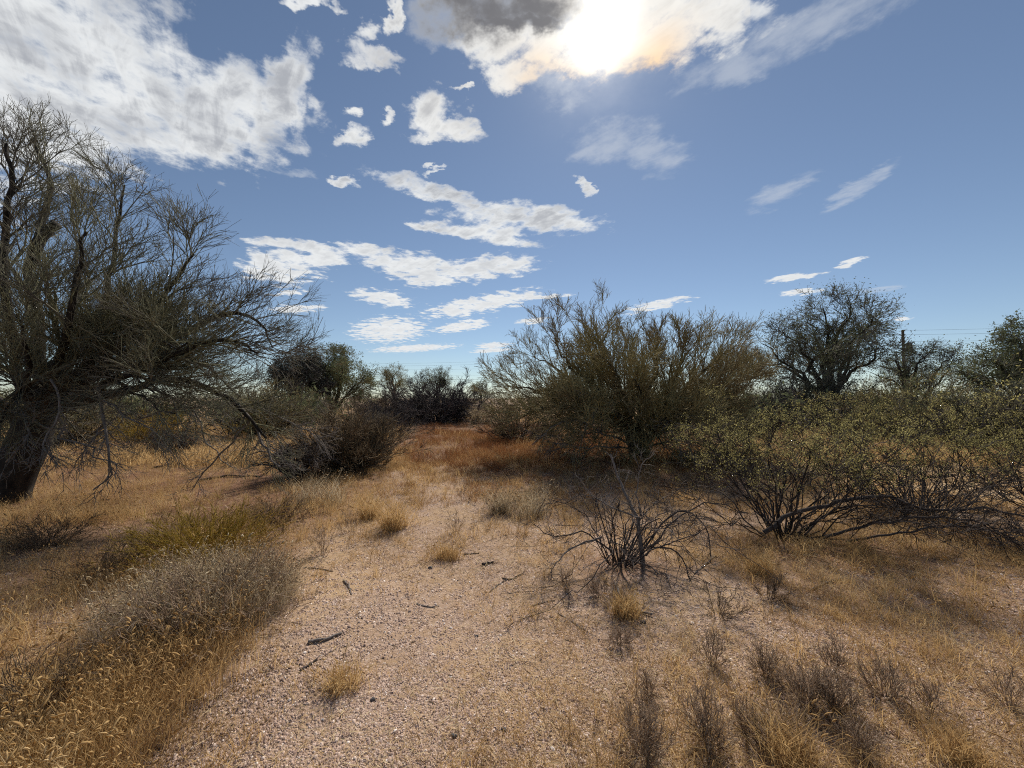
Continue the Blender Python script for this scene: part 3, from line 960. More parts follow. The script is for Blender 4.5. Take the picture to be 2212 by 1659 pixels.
make_shrub('scrub_bush', 'maroon-brown bush between middle palo verde and the open-crowned tree', P(1660, 900, 17) * [1, 1, 0], 3.4, 2.0, 90, (M['bark'], M['purple_twig']), LV2(1.3), r0=.02)
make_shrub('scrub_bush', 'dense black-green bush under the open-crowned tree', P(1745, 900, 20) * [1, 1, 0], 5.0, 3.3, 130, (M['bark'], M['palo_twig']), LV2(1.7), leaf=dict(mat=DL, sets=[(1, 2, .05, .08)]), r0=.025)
make_shrub('scrub_bush', 'olive bush in front of the utility pole', P(1950, 900, 14) * [1, 1, 0], 5.6, 2.1, 130, (M['bark'], M['palo_twig2']), LV2(1.4), leaf=dict(mat=ML, sets=[(1, 1, .04, .06)]), r0=.02)
make_shrub('scrub_bush', 'dark olive bush at the right edge below the rounded tree', P(2170, 900, 11) * [1, 1, 0], 4.2, 2.1, 120, (M['bark'], M['palo_twig']), LV2(1.4), leaf=dict(mat=M['catclaw_leaf'], sets=[(1, 1, .035, .06)]), r0=.02)
make_shrub('scrub_bush', 'brown low bush left of the middle palo verde', P(1120, 900, 13.5) * [1, 1, 0], 3.4, 1.25, 90, (M['bark'], M['brown_twig']), LV2(1.1), r0=.015)
make_shrub('scrub_bush', 'yellow-green bush seen under the left tree', P(330, 930, 12) * [1, 1, 0], 2.6, 1.05, 90, (M['brown_twig'], M['yellow_green']), LV2(.9), r0=.01)
make_shrub('scrub_bush', 'golden-olive bush beside the yellow-green one under the left tree', P(560, 920, 16) * [1, 1, 0], 3.0, 1.0, 90, (M['brown_twig'], M['yellow_green']), LV2(.9), r0=.01)
make_shrub('scrub_bush', 'small charcoal bush on the bare patch under the left tree', P(375, 950, 10.2) * [1, 1, 0], 1.3, .75, 70, (M['bark'], M['purple_twig']), LV2(.6), r0=.01)
make_shrub('scrub_bush', 'grey scrub at the far left behind the leaning trunk', P(140, 920, 12) * [1, 1, 0], 3.8, 1.8, 90, (M['bark'], M['palo_twig2']), LV2(1.3), r0=.02)

# --- catclaw acacias on the right
CL = [dict(count=5, length=.5, angle=.65, n=5, t0=.3, ratio=.55, tip=.003, wob=.2, up=.12, rmin=.004),
      dict(count=5, length=.26, angle=.7, n=4, t0=.2, ratio=.6, tip=.002, wob=.25, up=.06, rmin=.0026),
      dict(count=3, length=.12, angle=.8, n=3, t0=.2, ratio=.7, tip=.0015, wob=.3, rmin=.0018)]
cat1 = make_shrub('catclaw_shrub', 'leafy olive catclaw shrub with dark fanning stems beside the dead shrub', G(1690, 1160), 2.6, 1.3, 46, (M['catclaw_stem'], M['catclaw_stem']), CL,
                  leaf=dict(mat=M['catclaw_leaf'], sets=[(2, 6, .0082, .016)], minz=.84), r0=.0095, bend=.05, asym=(.1, .25), stem_n=9)
cat2 = make_shrub('catclaw_shrub', 'leafy catclaw shrub reaching out of the right edge', G(1990, 1120) + [.1, .1, 0], 3.2, 1.3, 52, (M['catclaw_stem'], M['catclaw_stem']), CL,
                  leaf=dict(mat=M['catclaw_leaf'], sets=[(2, 6, .0085, .017)], minz=.84), r0=.0095, bend=.05, asym=(.3, .5), stem_n=9)
cat3 = make_shrub('catclaw_shrub', 'leafy catclaw shrub mostly outside the right edge', G(2290, 1130), 2.4, 1.35, 34, (M['catclaw_stem'], M['catclaw_stem']), CL,
                  leaf=dict(mat=M['catclaw_leaf'], sets=[(2, 7, .0085, .016)], minz=.84), r0=.0095, bend=.05, stem_n=9)
D2 = 4.05
for ctrl, r0 in [([P(1650, 1150, D2), P(1720, 1105, D2), P(1800, 1092, D2), P(1900, 1068, D2), P(2000, 1105, D2), P(2130, 1098, D2), P(2240, 1125, D2)], .026),
                 ([P(1780, 1160, D2 - .1), P(1900, 1130, D2 - .1), P(2000, 1120, D2 - .2), P(2120, 1130, D2 - .3), P(2215, 1190, D2 - .3)], .016),
                 ([P(1830, 1170, D2 - .1), P(1960, 1150, D2 - .2), P(2080, 1135, D2 - .3), P(2190, 1160, D2 - .4)], .014)]:
    g = Geo()
    p, r = limb_line(ctrl, r0, r0 * .35, 18, .04)
    tubes(g, p[None], r[None], 6)
    grow([dict(count=40, length=.6, angle=.9, n=6, ratio=.35, tip=.0018, wob=.3, rmin=.004, taper_len=.2, up=.12),
          dict(count=7, length=.24, angle=.8, n=4, ratio=.5, tip=.0015, wob=.3, rmin=.0025)], p[None], r[None], g)
    tag(g.build('fallen_limb', M['catclaw_stem'], cat2), 'dark sprawling horizontal limb')

# --- the dead shrub in the middle foreground
db = G(1340, 1218)
dead = make_shrub('dead_shrub', 'bare dead thorny shrub with grey leaning stick beside the trail', db, 1.85, .44, 46, (M['dark_wood'], M['dead_twig']),
                  [dict(count=7, length=.26, angle=.8, n=4, t0=.25, ratio=.5, tip=.0015, wob=.3, rmin=.0022),
                   dict(count=3, length=.09, angle=.9, n=3, t0=.2, ratio=.6, tip=.0012, wob=.3, rmin=.0013)], r0=.006, bend=.8, spread=1.25, wobble=.034, stem_n=11, cat='dead shrub', asym=(.15, 0))
D3 = db[1]
for nm_, ctrl, r0, mt in [('leaning_stick', [P(1388, 1215, D3), P(1385, 1150, D3), P(1365, 1090, D3 + .1), P(1340, 1040, D3 + .2), P(1318, 985, D3 + .3)], .03, 'dead_wood'),
                          ('bare_branch', [P(1386, 1120, D3), P(1330, 1100, D3), P(1280, 1070, D3 + .1), P(1250, 1030, D3 + .1)], .012, 'dead_wood'),
                          ('bare_branch', [P(1385, 1115, D3), P(1375, 1060, D3), P(1385, 1010, D3), P(1410, 980, D3)], .010, 'dead_wood'),
                          ('arching_stem', [P(1395, 1180, D3), P(1440, 1120, D3), P(1490, 1105, D3), P(1525, 1140, D3 - .1), P(1535, 1200, D3 - .2)], .013, 'dark_wood'),
                          ('arching_stem', [P(1395, 1200, D3), P(1450, 1130, D3 + .2), P(1530, 1090, D3 + .3), P(1620, 1110, D3 + .3)], .013, 'dark_wood'),
                          ('arching_stem', [P(1400, 1180, D3), P(1460, 1190, D3 - .1), P(1490, 1250, D3 - .3), P(1500, 1310, D3 - .4)], .010, 'dark_wood'),
                          ('arching_stem', [P(1320, 1190, D3), P(1260, 1150, D3), P(1200, 1160, D3 - .1), P(1150, 1135, D3 - .1)], .011, 'dark_wood'),
                          ('arching_stem', [P(1300, 1160, D3), P(1240, 1180, D3 - .1), P(1205, 1210, D3 - .15), P(1188, 1240, D3 - .2)], .011, 'dead_wood')]:
    g = Geo()
    p, r = limb_line(ctrl, r0 * .75, r0 * .3, 12, .04)
    tubes(g, p[None], r[None], 6)
    grow([dict(count=13, length=.26, angle=.9, n=4, ratio=.4, tip=.0012, wob=.3, rmin=.0022, t0=.3),
          dict(count=3, length=.09, angle=.9, n=3, ratio=.6, tip=.001, wob=.3, rmin=.0015)], p[None], r[None], g)
    g.build(nm_, M[mt], dead)

# --- foreground brush
make_shrub('brush_mound', 'large mound of grey dry brush at lower left edge of the trail', G(430, 1400) + [-.12, .2, 0], 1.1, .36, 200, (M['grey_brush'],),
           [dict(count=5, length=.16, angle=.5, n=4, ratio=.6, tip=.0015, wob=.25, rmin=.002), dict(count=2, length=.07, angle=.7, n=3, ratio=.7, tip=.001, wob=.3, rmin=.0013)], r0=.0022, one=True, cat='brush')
make_shrub('brush_mound', 'yellow-green wispy bush in golden grass behind the grey brush mound', G(390, 1235) + [0, .3, 0], 1.45, .46, 300, (M['yellow_green'],),
           [dict(count=6, length=.16, angle=.4, n=4, ratio=.6, tip=.0018, wob=.2, up=.2, rmin=.0025)], r0=.0035, one=True, cat='bush')
for u, v, w_, h_, n_, mt, lab in [
    (560, 1290, .55, .34, 90, 'grey_brush', 'grey brush clump at the trail edge above the large mound'),
    (230, 1250, .8, .30, 90, 'brown_twig', 'brown weedy clump left of the yellow-green bush'),
    (100, 1180, .9, .30, 90, 'brown_twig', 'brown weedy clump by the left edge in front of the trunk'),
    (600, 1130, .8, .32, 90, 'brown_twig', 'brown weedy clump in front of the forked stump'),
    (60, 1580, .5, .32, 70, 'brown_twig', 'brown weedy clump in the bottom left corner')]:
    make_shrub('brush_clump', lab, G(u, v), w_, h_, n_, (M[mt],),
               [dict(count=5, length=.13, angle=.5, n=4, ratio=.6, tip=.0012, wob=.25, rmin=.0018), dict(count=2, length=.06, angle=.7, n=2, ratio=.7, tip=.001, wob=.3, rmin=.0013)],
               r0=.0026, one=True, cat='brush', group='brush clumps in the golden grass')
BR = [dict(count=6, length=.10, angle=.45, n=3, t0=.25, ratio=.6, tip=.0008, wob=.25, up=.2, rmin=.0012),
      dict(count=3, length=.04, angle=.7, n=2, t0=.2, ratio=.7, tip=.0007, wob=.3, rmin=.001)]
for i, (u, v, wpx, hpx, n, lab) in enumerate([
    (1392, 1640, 110, 120, 60, 'dark grey twiggy shrublet at the bottom edge, largest right of the trail'),
    (1530, 1610, 90, 130, 50, 'tall grey shrublet near the bottom edge right of the largest one'),
    (1625, 1600, 90, 70, 45, 'low round grey shrublet at the bottom right of centre'),
    (1655, 1460, 55, 75, 34, 'upright grey shrublet standing alone on gravel below the catclaw shrub'),
    (1540, 1440, 60, 95, 22, 'thin open shrublet left of the upright grey shrublet'),
    (1745, 1530, 100, 100, 60, 'leftmost half of the bushy grey pair in the lower right'),
    (1810, 1535, 80, 90, 50, 'right half of the bushy grey pair in the lower right'),
    (1800, 1450, 40, 85, 20, 'slender shrublet above the bushy grey pair'),
    (1910, 1510, 75, 95, 30, 'dry open shrublet right of the bushy grey pair'),
    (2015, 1545, 30, 85, 12, 'single-stemmed shrublet near the lower right'),
    (1860, 1640, 60, 70, 34, 'shrublet at the bottom edge below the bushy pair'),
    (1700, 1590, 70, 60, 34, 'small grey shrublet between the low round one and the pair'),
    (1220, 1275, 26, 60, 14, 'tiny grey stalky shrublet at the trail edge beside the dead shrub'),
    (1300, 1290, 55, 45, 26, 'dark little shrublet right in front of the dead shrub'),
    (1340, 1395, 36, 34, 18, 'little grey shrublet below the curved stick'),
    (1550, 1330, 90, 80, 26, 'brown weedy shrublet under the arching dead stems'),
    (1660, 1300, 70, 70, 24, 'brown weedy shrublet in front of the catclaw stems'),
    (1140, 1040, 60, 55, 30, 'dark grey shrublet on reddish ground beside the trail'),
    (985, 1150, 40, 60, 16, 'black-stemmed weed beside the middle of the trail'),
    (1060, 1100, 80, 70, 26, 'grey dry weed among the cream grass tufts'),
    (2180, 1530, 60, 110, 20, 'thin dry weed at the lower right edge'),
    (1000, 1080, 60, 55, 22, 'brown weed at the right side of the trail above the black-stemmed one'),
    (905, 1005, 60, 40, 22, 'low brown weed on the left side where the trail narrows'),
    (1230, 1090, 70, 60, 26, 'grey weed between cream tufts and the dead shrub'),
    (760, 1150, 50, 70, 16, 'spindly weed at the golden grass edge left of the trail'),
    (700, 1200, 60, 90, 18, 'tall spindly reddish weed at the left trail edge'),
    (1400, 1500, 36, 50, 14, 'small thin weed on gravel above the largest shrublet')]):
    b_ = G(u, v)
    s = b_[1] / FPX
    make_shrub('shrublet', lab, b_, wpx * s * 1.2, hpx * s * .82, max(8, int(n * .75)), (M['grey_brush'] if i not in (15, 16) else M['brown_twig'],), BR, r0=.0019, one=True, cat='shrublet', group='dry shrublets on the gravel', stem_n=6)


# ------------------------------------------------------------------ dry grass
def blades(geo, cx, cy, h, per, lean, width, spread, droop=.35):
    """Tufts of curved tapering blades."""
    N = len(cx)
    i = np.repeat(np.arange(N), per)
    n = len(i)
    bx = cx[i] + rng.normal(size=n) * spread
    by = cy[i] + rng.normal(size=n) * spread
    bz = hz(bx, by) - .01
    H = h[i] * rng.uniform(.45, 1.15, n)
    a = rng.uniform(0, 2 * math.pi, n)
    le = lean * rng.uniform(.15, 1.2, n)
    d = np.stack([np.cos(a) * le, np.sin(a) * le, np.ones(n)], -1)
    d = nrm(d)
    p0 = np.stack([bx, by, bz], -1)
    p1 = p0 + d * (H * .55)[:, None]
    d2 = nrm(d + np.stack([np.cos(a) * droop, np.sin(a) * droop, -droop * rng.uniform(0, 1.4, n)], -1))
    p2 = p1 + d2 * (H * .5)[:, None]
    p2[:, 2] = np.maximum(p2[:, 2], hz(p2[:, 0], p2[:, 1]) + .004)
    wv = rng.uniform(0, math.pi, n)
    w = np.stack([np.cos(wv), np.sin(wv), np.zeros(n)], -1) * (np.broadcast_to(width, (N,))[i])[:, None] * .5
    V = np.stack([p0 - w, p0 + w, p1 - w * .8, p1 + w * .8, p2 - w * .15, p2 + w * .15], 1)
    k = np.arange(n)[:, None] * 6
    Q = np.concatenate([k + np.array([[0, 1, 3, 2]]), k + np.array([[2, 3, 5, 4]])], 0)
    geo.add(V, Q)
    return p2, d2


def scatter(n, ymin, ymax, power=1.3, xlim=1.45):
    t = rng.uniform(0, 1, n)
    e = 1 - power
    y = (ymin ** e + t * (ymax ** e - ymin ** e)) ** (1 / e)
    x = rng.uniform(-1, 1, n) * (xlim * y + .6)
    return x, y


def keep(x, y, dens):
    k = rng.uniform(0, 1, len(x)) < dens
    return x[k], y[k]


def heads(geo, tips, dirs, L, wdt):
    n = len(tips)
    d = nrm(dirs + np.array([0, 0, -.5]) + rng.normal(size=dirs.shape) * .25)
    p = tips[:, None] + d[:, None] * (np.linspace(0, 1, 4)[None, :, None] * (L * rng.uniform(.6, 1.3, n))[:, None, None])
    p[..., 2] -= (np.linspace(0, 1, 4) ** 2 * .3 * L)[None]
    r = wdt * np.array([.3, 1.0, .8, .1])[None] * rng.uniform(.6, 1.3, n)[:, None]
    tubes(geo, p, r, 3)


def proto_collection(name, geos, mat):
    c = bpy.data.collections.new(name)
    for k, gg in enumerate(geos):
        o = gg.build(name, mat)
        COL.objects.unlink(o)
        c.objects.link(o)
    return c


def instances(name, coll, nvar, x, y, scale, label, cat, mat, z=None):
    """One object whose points carry instances of the pieces in coll."""
    n = len(x)
    zz = hz(x, y) if z is None else z
    me = bpy.data.meshes.new(name)
    me.vertices.add(n)
    me.vertices.foreach_set('co', np.ascontiguousarray(np.stack([x, y, zz], -1), np.float32).ravel())
    for an, ty, data in (('rotz', 'FLOAT', rng.uniform(0, 2 * math.pi, n)), ('scl', 'FLOAT', scale), ('idx', 'INT', rng.integers(0, nvar, n))):
        a = me.attributes.new(an, ty, 'POINT')
        a.data.foreach_set('value', np.ascontiguousarray(data, np.float32 if ty == 'FLOAT' else np.int32))
    me.materials.append(mat)
    ob = bpy.data.objects.new(name, me)
    COL.objects.link(ob)
    ng = bpy.data.node_groups.new(name, 'GeometryNodeTree')
    ng.interface.new_socket('Geometry', in_out='INPUT', socket_type='NodeSocketGeometry')
    ng.interface.new_socket('Geometry', in_out='OUTPUT', socket_type='NodeSocketGeometry')
    N = ng.nodes
    gi, go = N.new('NodeGroupInput'), N.new('NodeGroupOutput')
    ci = N.new('GeometryNodeCollectionInfo')
    ci.inputs['Collection'].default_value = coll
    ci.inputs['Separate Children'].default_value = True
    ci.inputs['Reset Children'].default_value = True
    ip = N.new('GeometryNodeInstanceOnPoints')
    ip.inputs['Pick Instance'].default_value = True

    def at(nm, ty):
        nd = N.new('GeometryNodeInputNamedAttribute')
        nd.data_type = ty
        nd.inputs['Name'].default_value = nm
        return nd.outputs['Attribute']
    cx = N.new('ShaderNodeCombineXYZ')
    Lk = ng.links.new
    Lk(at('rotz', 'FLOAT'), cx.inputs[2])
    Lk(gi.outputs[0], ip.inputs['Points'])
    Lk(ci.outputs[0], ip.inputs['Instance'])
    Lk(at('idx', 'INT'), ip.inputs['Instance Index'])
    Lk(cx.outputs[0], ip.inputs['Rotation'])
    Lk(at('scl', 'FLOAT'), ip.inputs['Scale'])
    Lk(ip.outputs[0], go.inputs[0])
    md = ob.modifiers.new('scatter', 'NODES')
    md.node_group = ng
    tag(ob, label, cat, kind='stuff')
    return ob


_hz = hz


def flat(x, y):
    return np.zeros_like(np.asarray(x, float))


def tuft_protos(name, mat, nvar, per, h, lean, width, spread, head=0.0, droop=.35, hmat=None):
    global hz
    hz = flat
    geos = []
    for _ in range(nvar):
        gg = Geo()
        tp, td = blades(gg, np.zeros(1), np.zeros(1), np.full(1, h), per, lean, width, spread, droop)
        if head > 0:
            k = rng.uniform(0, 1, len(tp)) < head
            heads(gg, tp[k], td[k] + np.array([0, 0, .5]), .042, .0046)
        geos.append(gg)
    hz = _hz
    return proto_collection(name, geos, mat)


T_tall = tuft_protos('tall_tuft', M['gold_grass'], 10, 24, .215, .42, .0029, .045, .12, .3)
T_head = tuft_protos('headed_tuft', M['gold_grass'], 8, 16, .27, .34, .0026, .04, .4, .35)
T_mid = tuft_protos('mid_tuft', M['gold_grass'], 8, 18, .16, .9, .0030, .035, .0, .5)
T_low = tuft_protos('low_tuft', M['gold_grass'], 8, 12, .055, 1.6, .0022, .03, .0, .5)
T_far = tuft_protos('far_tuft', M['gold_grass'], 6, 26, .30, .55, .012, .16)
T_rust = tuft_protos('rust_tuft', M['rust_weed'], 8, 26, .24, .45, .0062, .09)

# golden grass left of the trail
x, y = scatter(16000, 1.15, 12, 1.15, 1.4)
den = sm(left_edge(y) - x + .2 * wav(x, y, 5), -.1, .45) * np.clip(.45 + 1.0 * wav(x, y, 3.3) + .4 * wav(x, y, 9.0, 1.3), .06, 1)
den *= 1 - .55 * np.exp(-((x - TRUNK_L[0] - 1.0) / 1.5) ** 2 - ((y - TRUNK_L[1] - .2) / .5) ** 2)
den *= 1 - .3 * sm(y, 7.5, 10)
k = rng.uniform(0, 1, len(x)) < den
x, y = x[k], y[k]
hs_ = (.8 + .45 * wav(x, y, 2.3, 1)) * rng.uniform(.5, 1.3, len(x)) * (1 - .3 * sm(y, 4, 8))
xb = rng.uniform(-13, -1.6, 9000)
yb = rng.uniform(4.3, 11.5, 9000)
k = (xb < left_edge(yb)) & (xb > -1.35 * yb - .5) & (rng.uniform(0, 1, 9000) < .5 + .6 * wav(xb, yb, 1.9, .6))
hs_ = np.concatenate([hs_, rng.uniform(.35, .9, k.sum())])
x, y = np.concatenate([x, xb[k]]), np.concatenate([y, yb[k]])
instances('dry_grass', T_tall, 10, x, y, hs_, 'golden brown dry grass left of the trail', 'grass', M['gold_grass'])
x, y = scatter(5200, 1.2, 6, 1.4, 1.3)
den = .75 * sm(left_edge(y) - x, -.05, .3) * np.exp(-((x - left_edge(y) + .55) / .65) ** 2) + .25 * sm(left_edge(y) - x, .2, .5) + .3 * sm(x - .75 * y, .2, .8) * sm(y, 2.2, 2.8)
k = rng.uniform(0, 1, len(x)) < den * (.5 + .6 * wav(x, y, 3.1, .2))
instances('headed_grass', T_head, 8, x[k], y[k], rng.uniform(.55, 1.15, k.sum()), 'taller dry grass with pale nodding seed heads along the trail edge', 'grass', M['gold_grass'])
T_mound = tuft_protos('mound_tuft', M['cream_grass'], 8, 15, .40, .30, .0027, .04, .55, .35)
mc_ = G(420, 1360)
a_ = rng.uniform(0, 2 * math.pi, 420)
f_ = np.sqrt(rng.uniform(0, 1, 420))
mx_, my_ = mc_[0] - .12 + np.cos(a_) * f_ * .6, mc_[1] + .2 + np.sin(a_) * f_ * .45
instances('seed_head_grass', T_mound, 8, mx_, my_, rng.uniform(.6, 1.1, 420) * (1.1 - .35 * f_), 'dense clump of grey straw grass with cream seed heads at lower left', 'grass', M['cream_grass'])
# shorter straw over the rest
x, y = scatter(18000, 1.2, 13, 1.15, 1.4)
den = .2 + .6 * sm(y, 3.2, 4.6) + .75 * sm(x - .5 * y, .2, 1.0) * sm(y, 1.9, 2.8) + .45 * sm(y, 4, 6.5) + .6 * sm(x - .9, 0, .8) * sm(y, 3.0, 3.6) * (1 - sm(y, 5, 6))
den *= (.55 + .8 * wav(x, y, 3, .4)) * (x > left_edge(y))
den *= 1 - .6 * np.exp(-((x - (left_edge(y) + .95)) / .55) ** 2) * (1 - sm(y, 3.5, 5.5))
k = rng.uniform(0, 1, len(x)) < den
x, y = x[k], y[k]
xb, yb = rng.uniform(-3.5, 6, 4500), rng.uniform(5.5, 15, 4500)
k = (xb > left_edge(yb) - .3) & (rng.uniform(0, 1, 4500) < .45 + .7 * wav(xb, yb, 2.4, 1.1))
x, y = np.concatenate([x, xb[k]]), np.concatenate([y, yb[k]])
instances('short_grass', T_mid, 8, x, y, rng.uniform(.4, 1.25, len(x)) * (1 + .55 * sm(y, 3.2, 4.5) * (1 - sm(y, 8, 10)) * rng.uniform(0, 1, len(x))), 'sparse short straw grass right of the trail', 'grass', M['gold_grass'])
x, y = scatter(26000, 1.15, 11, 1.3, 1.4)
den = np.clip(.38 + .75 * wav(x, y, 2.6, .7) + .4 * sm(y, 2.2, 4.5), .06, 1)
k = rng.uniform(0, 1, len(x)) < den
instances('flattened_grass', T_low, 8, x[k], y[k], rng.uniform(.4, 1.4, k.sum()), 'flattened straw wisps lying on the gravel', 'grass', M['gold_grass'])
x, y = scatter(9000, 8.5, 60, 1.25, 1.45)
k = (rng.uniform(0, 1, len(x)) < np.clip(.5 + .6 * wav(x, y, .7), 0, 1)) & ~((x > -.28 * y) & (x < .45 * y) & (y < 22) & (rng.uniform(0, 1, len(x)) < .93))
x, y = x[k], y[k]
instances('far_grass', T_far, 6, x, y, rng.uniform(.6, 1.3, len(x)) * (1 + .012 * y), 'dry straw grass between the far bushes', 'grass', M['gold_grass'])
# rusty weeds at the end of the trail
x, y = scatter(12000, 5.2, 21, 1.1, .5)
den = sm(x + .16 * y, -1.9, -.7) * sm(6.5 - x, 0, 2.0) * sm(y, 5.0, 8.0) * (.65 + .7 * wav(x, y, 1.5, 2))
den *= 1 - .45 * np.exp(-((x + .2 * y) / .45) ** 2) * (y < 11)
den *= 1 - .5 * np.exp(-((x - TRUNK_C[0]) / 1.5) ** 2 - ((y - TRUNK_C[1]) / 1.2) ** 2)
k = rng.uniform(0, 1, len(x)) < den
x, y = x[k], y[k]
instances('rust_weeds', T_rust, 8, x, y, rng.uniform(.5, 1.25, len(x)) * (.45 + .55 * sm(y, 7.5, 10.5)), 'rust-coloured dry weeds where the trail ends', 'weeds', M['rust_weed'])

# distinct pale tufts
for i, (u, v, wpx, hpx, mt, lab) in enumerate([
    (1150, 1115, 90, 70, 'cream_grass', 'cream feathery grass tuft left of the dead shrub'),
    (1085, 1110, 60, 60, 'cream_grass', 'smaller cream grass tuft next to the feathery one by the trail'),
    (850, 1140, 70, 75, 'gold_grass', 'golden stalky tuft on the left side of the trail middle'),
    (800, 1120, 50, 60, 'gold_grass', 'short golden tuft beside the stalky one on the trail'),
    (690, 1090, 120, 70, 'cream_grass', 'straw grass clump in front of the broom-like bush'),
    (970, 1205, 60, 35, 'gold_grass', 'flat straw tuft in the middle of the trail'),
    (740, 1480, 75, 50, 'gold_grass', 'ragged straw tuft on gravel at lower left of the trail'),
    (1040, 915, 60, 50, 'cream_grass', 'pale grass tuft at the foot of the middle palo verde by the rusty weeds'),
    (1350, 1330, 60, 60, 'gold_grass', 'golden tuft by the curved stick'),
    (2060, 1640, 120, 90, 'gold_grass', 'golden tuft at the bottom right corner'),
    (1700, 1640, 90, 110, 'gold_grass', 'golden tuft at the bottom edge between grey shrublets'),
    (1640, 1240, 50, 55, 'gold_grass', 'golden tuft under the catclaw stems')]):
    c = G(u, v)
    s = c[1] / FPX
    g = Geo()
    k = int(26)
    a = rng.uniform(0, 2 * math.pi, k)
    f = np.sqrt(rng.uniform(0, 1, k)) * wpx * s * .42
    tx, ty = c[0] + np.cos(a) * f, c[1] + np.sin(a) * f * .8
    tp, td = blades(g, tx, ty, np.full(k, hpx * s), 16, .6, .0020 + .0005 * c[1], .02)
    sel = rng.uniform(0, 1, len(tp)) < (.35 if mt == 'cream_grass' else .08)
    heads(g, tp[sel], td[sel] + np.array([0, 0, .4]), .04, .003 + .0005 * c[1])
    tag(g.build('grass_tuft', M[mt]), lab, 'grass tuft', 'pale grass tufts by the trail')

# ------------------------------------------------------------------ straw litter, gravel
geos = []
for _ in range(8):
    n = 7
    a = rng.uniform(0, math.pi, n)
    L = rng.uniform(.012, .045, n)
    d = np.stack([np.cos(a), np.sin(a), rng.normal(size=n) * .12], -1) * L[:, None] * .5
    wv = np.stack([-np.sin(a), np.cos(a), rng.normal(size=n) * .5], -1) * rng.uniform(.0005, .0011, n)[:, None]
    c = np.stack([rng.normal(size=n) * .05, rng.normal(size=n) * .05, rng.uniform(.004, .011, n)], -1)
    bend = np.stack([-np.sin(a), np.cos(a), np.zeros(n)], -1) * (L * rng.normal(size=n) * .15)[:, None]
    V = np.stack([c - d - wv, c - d + wv, c + bend - wv, c + bend + wv, c + d - wv * .4, c + d + wv * .4], 1)
    k = np.arange(n)[:, None] * 6
    gg = Geo()
    gg.add(V, np.concatenate([k + np.array([[0, 1, 3, 2]]), k + np.array([[2, 3, 5, 4]])], 0))
    geos.append(gg)
T_lit = proto_collection('straw_piece', geos, M['straw'])
x, y = scatter(15000, 1.1, 11, 1.5, 1.4)
k = rng.uniform(0, 1, len(x)) < np.clip(.45 + .5 * litter_shade_at(x, y) + .4 * wav(x, y, 2.6, .7), .12, 1)
x, y = x[k], y[k]
instances('straw_litter', T_lit, 8, x, y, rng.uniform(.7, 1.3, len(x)) * (.9 + .22 * y), 'broken straw and twig litter strewn on the ground', 'litter', M['straw'])

geos = []
for _ in range(12):
    n = 16
    x, y = rng.uniform(-.035, .035, n), rng.uniform(-.035, .035, n)
    s = rng.lognormal(math.log(.0034), .36, n)
    a = rng.uniform(0, 2 * math.pi, n)
    ring = a[:, None] + np.arange(4)[None] * math.pi / 2 + rng.normal(size=(n, 4)) * .3
    rr = s[:, None] * rng.uniform(.75, 1.3, (n, 4))
    lowv = np.stack([x[:, None] + np.cos(ring) * rr, y[:, None] + np.sin(ring) * rr, np.full((n, 4), -.0015)], -1)
    ta = ring[:, :2] * .5 + ring[:, 2:] * .5
    hi = np.stack([x[:, None] + np.cos(ring + .2) * rr * .55, y[:, None] + np.sin(ring + .2) * rr * .55, s[:, None] * rng.uniform(.25, .6, (n, 4))], -1)
    V = np.concatenate([lowv, hi], 1)
    k = np.arange(n)[:, None] * 8
    gg = Geo()
    gg.add(V, np.concatenate([k + np.array([[0, 1, 5, 4]]), k + np.array([[1, 2, 6, 5]]), k + np.array([[2, 3, 7, 6]]), k + np.array([[3, 0, 4, 7]]), k + np.array([[4, 5, 6, 7]])], 0))
    geos.append(gg)
T_grav = proto_collection('gravel_piece', geos, M['gravel'])
x, y = scatter(26000, 1.05, 8, 2.0, 1.4)
den = 1.0 - .5 * litter_shade_at(x, y) - .3 * np.clip(wav(x, y, 2.6, .7), 0, 1)
den *= 1 - .8 * sm(left_edge(y) - x, 0, .4)
k = rng.uniform(0, 1, len(x)) < np.clip(den, .05, 1)
x, y = x[k], y[k]
instances('gravel', T_grav, 12, x, y, rng.uniform(.75, 1.2, len(x)) * (.85 + .14 * y), 'pinkish decomposed granite gravel covering the trail', 'gravel', M['gravel'])

